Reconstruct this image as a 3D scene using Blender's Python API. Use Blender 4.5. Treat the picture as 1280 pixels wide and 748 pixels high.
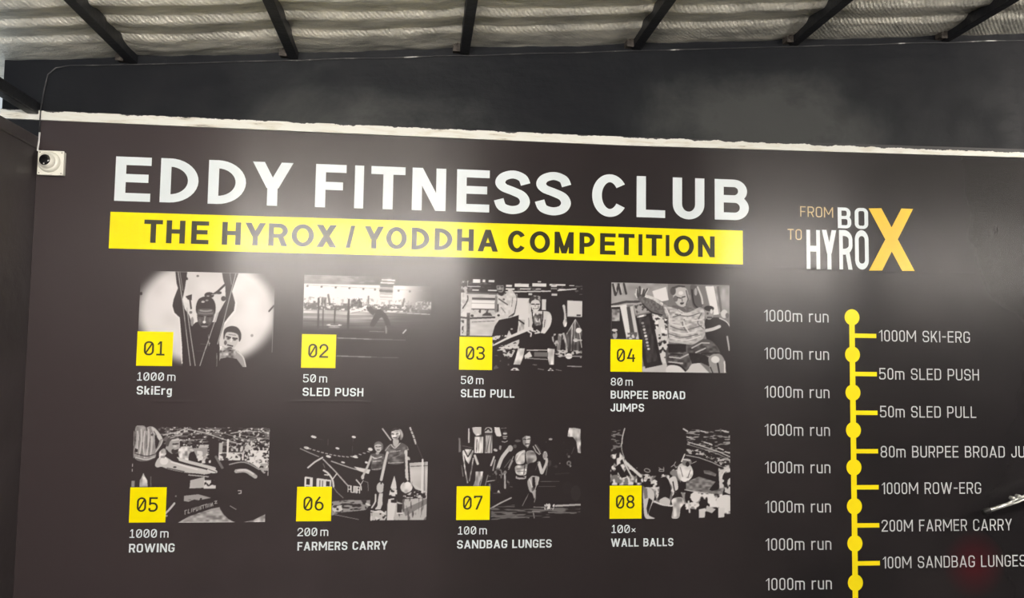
import bpy, bmesh, math, random
import numpy as np
from mathutils import Vector, Matrix, noise

random.seed(4)
PI = math.pi
S = bpy.context.scene
C = S.collection
for o in list(bpy.data.objects):
    bpy.data.objects.remove(o)

# ------------------------------------------------------------------ camera
def make_camera():
    cd = bpy.data.cameras.new('camera')
    cd.sensor_fit = 'HORIZONTAL'
    cd.sensor_width = 36.0
    cd.lens = 36.0 * 1016.45 / 1280.0
    cd.clip_start = 0.02
    o = bpy.data.objects.new('camera', cd)
    C.objects.link(o)
    yaw, pitch, roll = 0.11109, 0.06834, 0.01452
    cy, sy, cp, sp = math.cos(yaw), math.sin(yaw), math.cos(pitch), math.sin(pitch)
    fwd = Vector((sy * cp, cy * cp, sp))
    right = Vector((cy, -sy, 0))
    up = right.cross(fwd)
    r2 = right * math.cos(roll) + up * math.sin(roll)
    u2 = -right * math.sin(roll) + up * math.cos(roll)
    m = Matrix((( r2.x, u2.x, -fwd.x, 1.1514), (r2.y, u2.y, -fwd.y, -3.4942), (r2.z, u2.z, -fwd.z, 1.5465), (0, 0, 0, 1)))
    o.matrix_world = m
    S.camera = o
make_camera()

# ------------------------------------------------------------------ world, exposure, lamps
S.view_settings.view_transform = 'Standard'
S.view_settings.look = 'None'
S.view_settings.gamma = 1
S.view_settings.use_curve_mapping = False
S.view_settings.exposure = 0.0
WORLD_STRENGTH = 0.7
TUBE_STRENGTH = 560.0
w = bpy.data.worlds.new('sky')
S.world = w
w.use_nodes = True
w.node_tree.nodes['Background'].inputs[0].default_value = (0.86, 0.93, 1.0, 1)
w.node_tree.nodes['Background'].inputs[1].default_value = WORLD_STRENGTH
# tube lamps hung under the roof beside the viewer: (x0, x1, y, z, share of full output)
TUBES = [(-0.40, 0.57, -3.3, 2.34, 1.0), (0.58, 1.55, -3.3, 2.34, 1.0), (3.72, 4.90, -3.3, 2.42, 0.58), (5.15, 6.7, -3.3, 2.42, 0.28), (5.6, 6.8, -1.5, 2.95, 1.5)]  # last entry: unseen lamp added to brighten the mural's lower right

# ------------------------------------------------------------------ helpers
def tag(o, label=None, cat=None, group=None, kind=None):
    if label: o['label'] = label
    if cat: o['category'] = cat
    if group: o['group'] = group
    if kind: o['kind'] = kind
    return o

def empty(name, loc=(0, 0, 0)):
    o = bpy.data.objects.new(name, None)
    o.location = loc
    C.objects.link(o)
    return o

class MB:
    """collects polygons and solids; build() links them as one mesh object"""
    def __init__(self):
        self.v, self.f, self.m, self.s = [], [], [], []
    def poly(self, pts, mi=0, smooth=False):
        n = len(self.v)
        self.v += [tuple(p) for p in pts]
        self.f.append(list(range(n, n + len(pts))))
        self.m.append(mi); self.s.append(smooth)
    def box(self, x0, x1, y0, y1, z0, z1, mi=0):
        n = len(self.v)
        self.v += [(x, y, z) for x in (x0, x1) for y in (y0, y1) for z in (z0, z1)]
        for q in ((0, 1, 3, 2), (4, 6, 7, 5), (0, 4, 5, 1), (2, 3, 7, 6), (0, 2, 6, 4), (1, 5, 7, 3)):
            self.f.append([n + i for i in q]); self.m.append(mi); self.s.append(False)
    def tube(self, pts, r, seg=12, mi=0, cap=True, radii=None):
        pts = [Vector(p) for p in pts]
        n0 = len(self.v)
        t = (pts[1] - pts[0]).normalized()
        a = t.orthogonal().normalized()
        for i, p in enumerate(pts):
            if i == 0: t = pts[1] - pts[0]
            elif i == len(pts) - 1: t = pts[-1] - pts[-2]
            else: t = (pts[i + 1] - pts[i]).normalized() + (pts[i] - pts[i - 1]).normalized()
            t.normalize()
            a = (a - t * a.dot(t)).normalized()
            b = t.cross(a)
            rr = radii[i] if radii else r
            for k in range(seg):
                u = 2 * PI * k / seg
                self.v.append(tuple(p + (a * math.cos(u) + b * math.sin(u)) * rr))
        for i in range(len(pts) - 1):
            for k in range(seg):
                k2 = (k + 1) % seg
                self.f.append([n0 + i * seg + k, n0 + i * seg + k2, n0 + (i + 1) * seg + k2, n0 + (i + 1) * seg + k])
                self.m.append(mi); self.s.append(True)
        if cap:
            self.f.append([n0 + k for k in range(seg)][::-1]); self.m.append(mi); self.s.append(False)
            e = n0 + (len(pts) - 1) * seg
            self.f.append([e + k for k in range(seg)]); self.m.append(mi); self.s.append(False)
    def lathe(self, prof, M, seg=40, mi=0):
        """prof: (r, h) pairs turned about local z, placed by matrix M"""
        n0 = len(self.v)
        for r, h in prof:
            for k in range(seg):
                u = 2 * PI * k / seg
                self.v.append(tuple(M @ Vector((r * math.cos(u), r * math.sin(u), h))))
        for i in range(len(prof) - 1):
            for k in range(seg):
                k2 = (k + 1) % seg
                self.f.append([n0 + i * seg + k, n0 + i * seg + k2, n0 + (i + 1) * seg + k2, n0 + (i + 1) * seg + k])
                self.m.append(mi); self.s.append(True)
    def build(self, name, mats, parent=None, bevel=0):
        me = bpy.data.meshes.new(name)
        me.from_pydata(self.v, [], self.f)
        for m in (mats if isinstance(mats, (list, tuple)) else [mats]):
            me.materials.append(m)
        me.polygons.foreach_set('material_index', self.m)
        me.polygons.foreach_set('use_smooth', self.s)
        me.update()
        o = bpy.data.objects.new(name, me)
        C.objects.link(o)
        if parent: o.parent = parent
        if bevel:
            b = o.modifiers.new('bevel', 'BEVEL')
            b.width = bevel; b.segments = 2; b.limit_method = 'ANGLE'
        return o

# ------------------------------------------------------------------ materials
class NT:
    def __init__(self, name):
        self.mat = bpy.data.materials.new(name)
        self.mat.use_nodes = True
        self.t = self.mat.node_tree
        self.b = self.t.nodes['Principled BSDF']
    def n(self, typ, **kw):
        nd = self.t.nodes.new(typ)
        for k, v in kw.items():
            if k.startswith('i_'):
                nd.inputs[k[2:].replace('_', ' ')].default_value = v
            else:
                setattr(nd, k, v)
        return nd
    def l(self, a, b):
        self.t.links.new(a, b)
    def pos(self, scale=(1, 1, 1), rot=(0, 0, 0)):
        g = self.n('ShaderNodeNewGeometry')
        mp = self.n('ShaderNodeMapping')
        mp.inputs['Scale'].default_value = scale
        mp.inputs['Rotation'].default_value = rot
        self.l(g.outputs['Position'], mp.inputs['Vector'])
        return mp.outputs['Vector']
    def noise(self, scale=(1, 1, 1), s=1.0, detail=3, rough=0.55, dist=0.0, rot=(0, 0, 0)):
        nd = self.n('ShaderNodeTexNoise')
        nd.inputs['Scale'].default_value = s
        nd.inputs['Detail'].default_value = detail
        nd.inputs['Roughness'].default_value = rough
        nd.inputs['Distortion'].default_value = dist
        self.l(self.pos(scale, rot), nd.inputs['Vector'])
        return nd.outputs['Fac']
    def ramp(self, fac, stops):
        r = self.n('ShaderNodeValToRGB')
        e = r.color_ramp.elements
        while len(e) < len(stops): e.new(0.5)
        for i, (p, c) in enumerate(stops):
            e[i].position = p
            e[i].color = (c, c, c, 1) if isinstance(c, (int, float)) else (*c, 1)
        self.l(fac, r.inputs['Fac'])
        return r.outputs['Color']
    def math(self, op, a, b=None):
        m = self.n('ShaderNodeMath', operation=op)
        for i, v in enumerate((a, b)):
            if v is None: continue
            if isinstance(v, (int, float)): m.inputs[i].default_value = v
            else: self.l(v, m.inputs[i])
        return m.outputs[0]
    def bump(self, h, strength, dist, prev=None):
        b = self.n('ShaderNodeBump')
        b.inputs['Strength'].default_value = strength
        b.inputs['Distance'].default_value = dist
        self.l(h, b.inputs['Height'])
        if prev is not None: self.l(prev, b.inputs['Normal'])
        return b.outputs['Normal']

def simple(name, col, rough=0.5, metal=0.0, var=0.15, vs=12.0, bump=0.0, bs=60.0):
    t = NT(name)
    f = t.noise(s=vs, detail=4)
    c0 = tuple(max(0, c * (1 - var)) for c in col); c1 = tuple(min(1, c * (1 + var)) for c in col)
    t.l(t.ramp(f, [(0.3, c0), (0.7, c1)]), t.b.inputs['Base Color'])
    t.b.inputs['Roughness'].default_value = rough
    t.b.inputs['Metallic'].default_value = metal
    if bump:
        t.l(t.bump(t.noise(s=bs, detail=4), bump, 0.01), t.b.inputs['Normal'])
    return t.mat

VINYL_ROUGH, VINYL_ANISO = 0.22, 0.72
def vinyl(name, col=None, attr=None, backdrop=False):
    """printed flex banner: any ink, one shared sheen, weave and wrinkles"""
    t = NT(name)
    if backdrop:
        # backdrop colour: brown-black at the left, deep black at the right, one dull red spot low down
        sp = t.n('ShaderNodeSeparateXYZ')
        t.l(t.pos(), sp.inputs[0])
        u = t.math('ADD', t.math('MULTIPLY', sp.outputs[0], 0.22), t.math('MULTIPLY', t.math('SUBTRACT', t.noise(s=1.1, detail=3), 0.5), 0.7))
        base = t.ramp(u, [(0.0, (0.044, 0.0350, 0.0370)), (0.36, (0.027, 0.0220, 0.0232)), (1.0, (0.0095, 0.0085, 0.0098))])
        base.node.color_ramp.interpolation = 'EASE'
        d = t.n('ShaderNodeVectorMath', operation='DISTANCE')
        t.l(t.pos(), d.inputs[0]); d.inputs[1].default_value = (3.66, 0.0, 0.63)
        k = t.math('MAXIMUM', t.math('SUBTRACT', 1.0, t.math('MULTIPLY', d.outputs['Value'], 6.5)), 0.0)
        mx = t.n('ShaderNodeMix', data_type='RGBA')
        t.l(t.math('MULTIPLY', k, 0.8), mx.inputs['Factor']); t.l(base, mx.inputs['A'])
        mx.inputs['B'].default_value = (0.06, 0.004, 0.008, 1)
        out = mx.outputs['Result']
        if attr:                     # picture ink lies over the same backdrop
            a = t.n('ShaderNodeAttribute', attribute_name=attr)
            ad = t.n('ShaderNodeVectorMath', operation='ADD')
            t.l(out, ad.inputs[0]); t.l(a.outputs['Color'], ad.inputs[1])
            out = ad.outputs[0]
        t.l(out, t.b.inputs['Base Color'])
    else:
        f = t.noise(s=3.0, detail=4)
        t.l(t.ramp(f, [(0.3, tuple(c * 0.93 for c in col)), (0.7, tuple(min(1, c * 1.05) for c in col))]), t.b.inputs['Base Color'])
    t.b.inputs['Roughness'].default_value = VINYL_ROUGH
    t.b.inputs['Anisotropic'].default_value = VINYL_ANISO
    t.b.inputs['Specular IOR Level'].default_value = 0.35
    tv = t.n('ShaderNodeCombineXYZ')
    tv.inputs[2].default_value = 1.0
    t.l(tv.outputs[0], t.b.inputs['Tangent'])
    nm = t.bump(t.noise((1, 1, 0.6), 1.7, 2), 0.25, 0.02)
    nm = t.bump(t.noise((110, 1, 4), 1.0, 2), 0.03, 0.003, nm)
    nm = t.bump(t.noise((3, 1, 130), 1.0, 2), 0.04, 0.003, nm)
    # the sheet's two wrinkled horizontal joins
    sep = t.n('ShaderNodeSeparateXYZ')
    t.l(t.pos(), sep.inputs[0])
    wob = t.math('MULTIPLY', t.noise((2, 1, 0), 1.0, 2), 0.03)
    z = t.math('SUBTRACT', sep.outputs[2], wob)
    for z0, x0, x1, k in ((1.322, -0.4, 0.95, 0.5), (1.937, 2.5, 3.7, 0.6)):
        d = t.math('ABSOLUTE', t.math('SUBTRACT', z, z0))
        h = t.math('MAXIMUM', t.math('SUBTRACT', 1.0, t.math('MULTIPLY', d, 130.0)), 0.0)
        inx = t.math('MULTIPLY', t.math('GREATER_THAN', sep.outputs[0], x0), t.math('LESS_THAN', sep.outputs[0], x1))
        br = t.math('MAXIMUM', t.math('SUBTRACT', t.noise((5, 1, 1), 1.0, 3), 0.38), 0.0)
        h = t.math('MULTIPLY', t.math('MULTIPLY', h, inx), br)
        nm = t.bump(h, k * 0.6, 0.005, nm)
    t.l(nm, t.b.inputs['Normal'])
    return t.mat

M = {}
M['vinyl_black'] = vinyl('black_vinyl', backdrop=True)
M['ink_white'] = vinyl('white_ink', (0.70, 0.77, 0.80))
M['ink_grey'] = vinyl('pale_grey_ink', (0.56, 0.58, 0.60))
M['ink_yellow'] = vinyl('yellow_ink', (0.92, 0.80, 0.0))
M['ink_line'] = vinyl('chart_yellow_ink', (0.94, 0.77, 0.008))
M['ink_dark'] = vinyl('dark_ink', (0.035, 0.034, 0.018))
M['ink_gold'] = vinyl('gold_ink', (0.90, 0.57, 0.055))
M['ink_tan'] = vinyl('tan_ink', (0.60, 0.47, 0.25))
M['ink_halo'] = vinyl('dark_outline_ink', (0.012, 0.011, 0.010))
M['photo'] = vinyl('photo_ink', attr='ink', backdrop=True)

def black_wall():
    t = NT('black_paint')
    f = t.noise((1, 1, 0.7), 1.1, 6, 0.6, 0.4)
    # soft elliptical patches, some lighter and some darker, broken up by noise
    sp = t.n('ShaderNodeSeparateXYZ'); t.l(t.pos(), sp.inputs[0])
    for cx, cz, rx, rz, k in ((1.0, 2.52, 0.75, 0.20, 0.24), (2.75, 2.62, 0.85, 0.30, 0.26), (3.9, 2.75, 1.0, 0.5, -0.34), (1.85, 2.72, 0.35, 0.3, -0.12), (-0.3, 2.65, 0.8, 0.35, -0.16)):
        dx = t.math('DIVIDE', t.math('SUBTRACT', sp.outputs[0], cx), rx); dz = t.math('DIVIDE', t.math('SUBTRACT', sp.outputs[2], cz), rz)
        q = t.math('MAXIMUM', t.math('SUBTRACT', 1.0, t.math('ADD', t.math('MULTIPLY', dx, dx), t.math('MULTIPLY', dz, dz))), 0.0)
        f = t.math('ADD', f, t.math('MULTIPLY', t.math('MULTIPLY', q, k), t.math('ADD', 0.2, t.math('MULTIPLY', t.noise((1, 1, 1.6), 5.0, 6, 0.7, 0.6), 1.6))))
    f = t.math('SUBTRACT', f, 0.05)
    t.l(t.ramp(f, [(0.38, (0.004, 0.0052, 0.0080)), (0.50, (0.0085, 0.0100, 0.0128)), (0.72, (0.046, 0.049, 0.049))]), t.b.inputs['Base Color'])
    t.l(t.ramp(t.noise(s=4, detail=5), [(0.3, 0.5), (0.7, 0.75)]), t.b.inputs['Roughness'])
    t.b.inputs['Specular IOR Level'].default_value = 0.22
    nm = t.bump(t.noise(s=5, detail=6), 0.35, 0.03)
    nm = t.bump(t.noise((6, 1, 30), 1.0, 5), 0.25, 0.008, nm)
    t.l(nm, t.b.inputs['Normal'])
    return t.mat
M['black_wall'] = black_wall()
M['black_rubber'] = simple('black_rubber_floor', (0.03, 0.03, 0.032), 0.7, 0, 0.4, 8, 0.2)
M['grey_wall'] = simple('grey_paint', (0.10, 0.098, 0.095), 0.7, 0, 0.2, 3, 0.2)
M['side_wall'] = simple('dark_side_paint', (0.046, 0.0385, 0.041), 0.5, 0, 0.25, 3, 0.25, 12)
M['steel_black'] = simple('black_painted_steel', (0.008, 0.009, 0.012), 0.5, 0, 0.4, 14, 0.25, 40)
M['rust'] = simple('rusty_cleat', (0.06, 0.052, 0.045), 0.7, 0.2, 0.6, 50, 0.5, 90)
M['plastic_white'] = simple('white_plastic', (0.80, 0.80, 0.72), 0.35, 0, 0.03, 20)
M['plastic_ring'] = simple('ivory_plastic', (0.74, 0.74, 0.66), 0.4, 0, 0.03, 20)
M['lens'] = simple('black_lens', (0.006, 0.006, 0.007), 0.12, 0, 0.1, 10)
M['screw'] = simple('screw_metal', (0.2, 0.2, 0.19), 0.4, 0.9, 0.1, 50)
def cable_mat():
    t = NT('paint_spattered_cable')
    t.l(t.ramp(t.noise(s=7, detail=5), [(0.50, (0.018, 0.019, 0.022)), (0.60, (0.07, 0.07, 0.07)), (0.68, (0.6, 0.6, 0.58))]), t.b.inputs['Base Color'])
    return t.mat
M['cable'] = cable_mat()
M['cable_white'] = simple('white_cable', (0.68, 0.68, 0.68), 0.5, 0, 0.1, 30)
M['chrome'] = simple('polished_metal', (0.80, 0.81, 0.78), 0.32, 0.75, 0.08, 60)
M['rubber'] = simple('black_rubber', (0.008, 0.008, 0.008), 0.6, 0, 0.2, 40)
M['housing'] = simple('lamp_housing', (0.7, 0.7, 0.7), 0.5, 0, 0.05, 10)

def trim_paint():
    t = NT('chipped_white_trim')
    f = t.noise((7, 1, 45), 1.0, 6, 0.62, 0.5)
    sep = t.n('ShaderNodeSeparateXYZ')
    t.l(t.pos(), sep.inputs[0])
    # black overpaint strays down from the top edge
    zt = t.math('ADD', 2.5195, t.math('MULTIPLY', t.math('MAXIMUM', t.math('SUBTRACT', sep.outputs[0], 2.0), 0), 0.0045))
    d = t.math('SUBTRACT', zt, sep.outputs[2])
    edge = t.math('LESS_THAN', d, t.math('MULTIPLY', t.math('SUBTRACT', t.noise((9, 1, 6), 1.0, 6, 0.7), 0.5), 0.045))
    col = t.ramp(f, [(0.30, (0.14, 0.13, 0.11)), (0.36, (0.60, 0.58, 0.50)), (0.50, (0.70, 0.71, 0.66))])
    mx = t.n('ShaderNodeMix', data_type='RGBA')
    t.l(edge, mx.inputs['Factor']); t.l(col, mx.inputs['A'])
    mx.inputs['B'].default_value = (0.03, 0.03, 0.032, 1)
    t.l(mx.outputs['Result'], t.b.inputs['Base Color'])
    t.b.inputs['Roughness'].default_value = 0.6
    t.l(t.bump(f, 0.4, 0.004), t.b.inputs['Normal'])
    return t.mat
M['trim'] = trim_paint()

def foil():
    t = NT('foil_insulation')
    f = t.noise((5, 14, 1), 1.0, 8, 0.75, 0.3)
    t.l(t.ramp(f, [(0.30, (0.34, 0.34, 0.31)), (0.5, (0.72, 0.71, 0.63)), (0.70, (0.93, 0.89, 0.77))]), t.b.inputs['Base Color'])
    t.b.inputs['Metallic'].default_value = 0.45
    t.b.inputs['Roughness'].default_value = 0.38
    wv = t.n('ShaderNodeTexWave', wave_type='BANDS', bands_direction='X')
    wv.inputs['Scale'].default_value = 22.0
    wv.inputs['Distortion'].default_value = 2.0
    wv.inputs['Detail'].default_value = 3.0
    wv.inputs['Detail Scale'].default_value = 2.0
    t.l(t.pos((1, 1, 1), (0, 0, 0.75)), wv.inputs['Vector'])
    nm = t.bump(t.noise(s=9, detail=5, rough=0.6), 0.7, 0.03)
    nm = t.bump(wv.outputs['Fac'], 0.35, 0.004, nm)
    nm = t.bump(t.noise(s=60, detail=6, rough=0.7), 0.7, 0.008, nm)
    t.l(nm, t.b.inputs['Normal'])
    return t.mat
M['foil'] = foil()

def glow(name, strength, col=(1, 0.92, 0.84)):
    t = NT(name)
    t.b.inputs['Base Color'].default_value = (0.9, 0.9, 0.9, 1)
    t.b.inputs['Emission Color'].default_value = (*col, 1)
    t.b.inputs['Emission Strength'].default_value = strength
    return t.mat

# ------------------------------------------------------------------ the setting
XL, XR, YB = -0.43, 8.6, -9.0          # corner with the side wall, far right wall, rear wall
def roof_z(x): return 2.781 + 0.0845 * x

def wall_prism(name, x0, x1, y0, y1, z0, zt0, zt1, mat):
    b = MB()
    v = [(x0, y0, z0), (x1, y0, z0), (x1, y1, z0), (x0, y1, z0), (x0, y0, zt0), (x1, y0, zt1), (x1, y1, zt1), (x0, y1, zt0)]
    for q in ((0, 3, 2, 1), (4, 5, 6, 7), (0, 1, 5, 4), (1, 2, 6, 5), (2, 3, 7, 6), (3, 0, 4, 7)):
        b.poly([v[i] for i in q])
    return tag(b.build(name, mat), kind='structure')

wall_prism('wall_back', -0.578, XR, 0.0, 0.2, 0.0, roof_z(-0.578) + 0.004, roof_z(XR) + 0.004, M['black_wall'])
wall_prism('wall_left', XL - 0.13, XL, YB, 0.0, 0.0, 2.36, 2.36, M['side_wall'])
wall_prism('wall_right', XR, XR + 0.15, YB, 0.2, 0.0, roof_z(XR), roof_z(XR), M['grey_wall'])
wall_prism('wall_rear', -0.578, XR + 0.15, YB - 0.2, YB, 0.0, 2.3, 2.3, M['grey_wall'])
b = MB(); b.box(-0.6, XR + 0.2, YB - 0.2, 0.2, -0.1, 0.0)
tag(b.build('floor', M['black_rubber']), kind='structure')

# corrugated roof lined with foil: ribs run along x, the sheet slopes up to the right
def corr(y):
    """saw-tooth ribs: a rounded ridge, a steep face towards the room, then a long face falling to the next ridge"""
    if y > -0.165: return 0.003 * math.sin(y * 20)
    u = ((-y - 0.165) / 0.168) % 1.0
    if u < 0.22:
        k = u / 0.22
        return 0.019 * k * k * (3 - 2 * k)
    return 0.019 * (1 - (u - 0.22) / 0.78)
BEAMS = [-0.075, 0.583, 1.315, 2.085, 2.828, 3.58, 4.33, 5.08, 5.83, 6.58, 7.33, 8.08]
def make_roof():
    xs = np.concatenate([np.arange(-1.0, 4.6, 0.022), np.arange(4.6, XR + 0.3, 0.15)])
    ys = np.concatenate([np.arange(0.22, -1.3, -0.0095), np.arange(-1.3, YB - 0.4, -0.031)])
    v = []
    for y in ys:
        c = corr(y)
        for x in xs:
            db = min(abs(x - bx) for bx in BEAMS)
            sag = 0.010 * (1 - math.exp(-(db / 0.10) ** 2))
            n1 = noise.noise((x * 2.2, y * 7, 0.3)); n2 = noise.noise((x * 9, y * 16, 4.1)); n3 = noise.noise((x * 34, y * 40, 9.7))
            v.append((x, y, roof_z(x) + 0.010 + c - sag + 0.006 * n1 + 0.004 * n2 + 0.0016 * n3))
    nx = len(xs)
    f = [(j * nx + i, j * nx + i + 1, (j + 1) * nx + i + 1, (j + 1) * nx + i) for j in range(len(ys) - 1) for i in range(nx - 1)]
    me = bpy.data.meshes.new('ceiling')
    me.from_pydata(v, [], f)
    me.materials.append(M['foil'])
    me.polygons.foreach_set('use_smooth', [True] * len(f))
    o = bpy.data.objects.new('ceiling', me)
    C.objects.link(o)
    so = o.modifiers.new('sheet', 'SOLIDIFY'); so.thickness = 0.006; so.offset = 1
    tag(o, kind='structure')
make_roof()

# white chipped batten between the black wall and the mural
def make_trim():
    b = MB()
    n = 60
    for i in range(n):
        xa, xb = -0.578 + (XR - 0.005 + 0.578) * i / n, -0.578 + (XR - 0.005 + 0.578) * (i + 1) / n
        top = lambda x: 2.521 + max(0, x - 2.0) * 0.0045 * 3
        bot = lambda x: 2.482 + max(0, x - 2.0) * 0.0045 * 3
        y = -0.012
        b.poly([(xa, y, bot(xa)), (xb, y, bot(xb)), (xb, y, top(xb)), (xa, y, top(xa))])
        b.poly([(xa, y, top(xa)), (xb, y, top(xb)), (xb, 0, top(xb)), (xa, 0, top(xa))])
        b.poly([(xa, 0, bot(xa)), (xb, 0, bot(xb)), (xb, y, bot(xb)), (xa, y, bot(xa))])
    tag(b.build('trim_1', M['trim']), 'white chipped batten running along the top of the mural', kind='structure')
make_trim()

# ------------------------------------------------------------------ purlins and the steel at the left
BEAM_LABEL = ['black steel roof purlin nearest the security camera, leftmost of the purlins',
              'black steel roof purlin above the end of the first title word',
              'black steel roof purlin above the middle word of the white title',
              'black steel roof purlin above the last word of the white title',
              'black steel roof purlin above the small logo with the gold X',
              'black steel roof purlin farthest right, beyond the gold X of the logo']
for i, bx in enumerate(BEAMS[:6]):
    zt = roof_z(bx) + 0.012
    zb = zt - 0.046
    root = empty('roof_purlin', (bx, 0, zb))
    tag(root, BEAM_LABEL[i], 'roof purlin', 'black steel purlins under the foil roof')
    m = MB(); m.box(-0.021, 0.021, -8.9, 0.0, 0, 0.055)
    o = m.build('tube', M['steel_black'], root, 0.003)
    m = MB()
    m.box(-0.052, -0.0215, -0.045, 0.0, 0.004, 0.050); m.box(-0.052, -0.0215, -0.05, -0.045, -0.004, 0.058)
    m.tube([(-0.037, -0.05, 0.03), (-0.037, -0.058, 0.03)], 0.007, 6)
    o = m.build('cleat', M['rust'], root, 0.001)
    o['label'] = 'rusty angle cleat with bolt'

m = MB(); m.box(-0.475, -0.43, -8.9, 0.0, 2.505, 2.556)
tag(m.build('tie_beam', M['steel_black'], None, 0.004), 'black steel tube beam running free above the side wall by the security camera cable', 'beam')
m = MB(); m.box(-0.56, -0.424, -8.9, 0.0, 2.36, 2.412)
tag(m.build('capping_beam', M['side_wall'], None, 0.006), 'dark capping rail lying along the top of the side wall, below the free beam', 'beam')

# ------------------------------------------------------------------ lettering engine
class Pen:
    """draws stroked glyphs on the wall plane; x right, z up, metres"""
    def __init__(self, y):
        self.b = MB(); self.y = y; self.k = 0; self.hold = False
    def lift(self):
        self.k = (self.k + 1) % 12
    def poly(self, pts, mi=0):
        if not self.hold: self.lift()
        a = sum(p[0] * q[1] - q[0] * p[1] for p, q in zip(pts, pts[1:] + pts[:1]))
        if a < 0: pts = pts[::-1]
        y = self.y - self.k * 2.2e-5     # strokes of one glyph lie over one another, never in one plane
        self.b.poly([(p[0], y, p[1]) for p in pts], mi)
    def stroke(self, pts, tx, tz, closed=False, mi=0):
        q = [pts[0]]
        for p in pts[1:]:
            if math.hypot(p[0] - q[-1][0], p[1] - q[-1][1]) > 1e-5: q.append(p)
        if closed and math.hypot(q[0][0] - q[-1][0], q[0][1] - q[-1][1]) < 1e-5: q.pop()
        pts = q
        n = len(pts)
        self.lift(); self.hold = True
        L, Rr = [], []
        for i, p in enumerate(pts):
            a = pts[(i - 1) % n] if (closed or i) else None
            c = pts[(i + 1) % n] if (closed or i < n - 1) else None
            ds = []
            for u, v in ((a, p), (p, c)):
                if u is None or v is None: continue
                dx, dz = v[0] - u[0], v[1] - u[1]
                q = math.hypot(dx, dz) or 1e-9
                ds.append((dx / q, dz / q))
            if len(ds) == 2:
                nx, nz = -(ds[0][1] + ds[1][1]), ds[0][0] + ds[1][0]
                q = math.hypot(nx, nz) or 1e-9
                nx, nz = nx / q, nz / q
                k = 1 / max(0.5, nx * -ds[0][1] + nz * ds[0][0])
            else:
                nx, nz, k = -ds[0][1], ds[0][0], 1
            L.append((p[0] + nx * k * tx / 2, p[1] + nz * k * tz / 2))
            Rr.append((p[0] - nx * k * tx / 2, p[1] - nz * k * tz / 2))
        for i in range(n if closed else n - 1):
            j = (i + 1) % n
            self.poly([L[i], Rr[i], Rr[j], L[j]], mi)
        self.hold = False

def arc(cx, cz, rx, rz, a0, a1, n=9):
    return [(cx + rx * math.cos(math.radians(a0 + (a1 - a0) * i / n)), cz + rz * math.sin(math.radians(a0 + (a1 - a0) * i / n))) for i in range(n + 1)]

ST = {  # t: stem, th: bar, r: corner radius (None = full ellipse)
    'bold':  dict(t=0.228, th=0.185, r=None, sp=0.13),
    'cap':   dict(t=0.185, th=0.16, r=0.20, sp=0.13),
    'thin':  dict(t=0.105, th=0.10, r=0.19, sp=0.17),
    'mono':  dict(t=0.13, th=0.12, r=0.25, sp=0.15),
    'logo':  dict(t=0.25, th=0.15, r=0.17, sp=0.1),
}
W = {'I': 0.2, 'M': 0.86, 'W': 1.05, 'm': 0.84, 'i': 0.19, '1': 0.34, '-': 0.36, '/': 0.36, ' ': 0.28, 'r': 0.38, 'J': 0.52, 'L': 0.52, 'E': 0.54, 'F': 0.52,
     'T': 0.6, 'X': 0.66, 'Y': 0.66, 'A': 0.7, 'N': 0.66, 'u': 0.52, 'n': 0.52, 'k': 0.52, 'g': 0.5, '*': 0.5}
BOLDW = {'E': 0.68, 'F': 0.62, 'I': 0.2}

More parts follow.
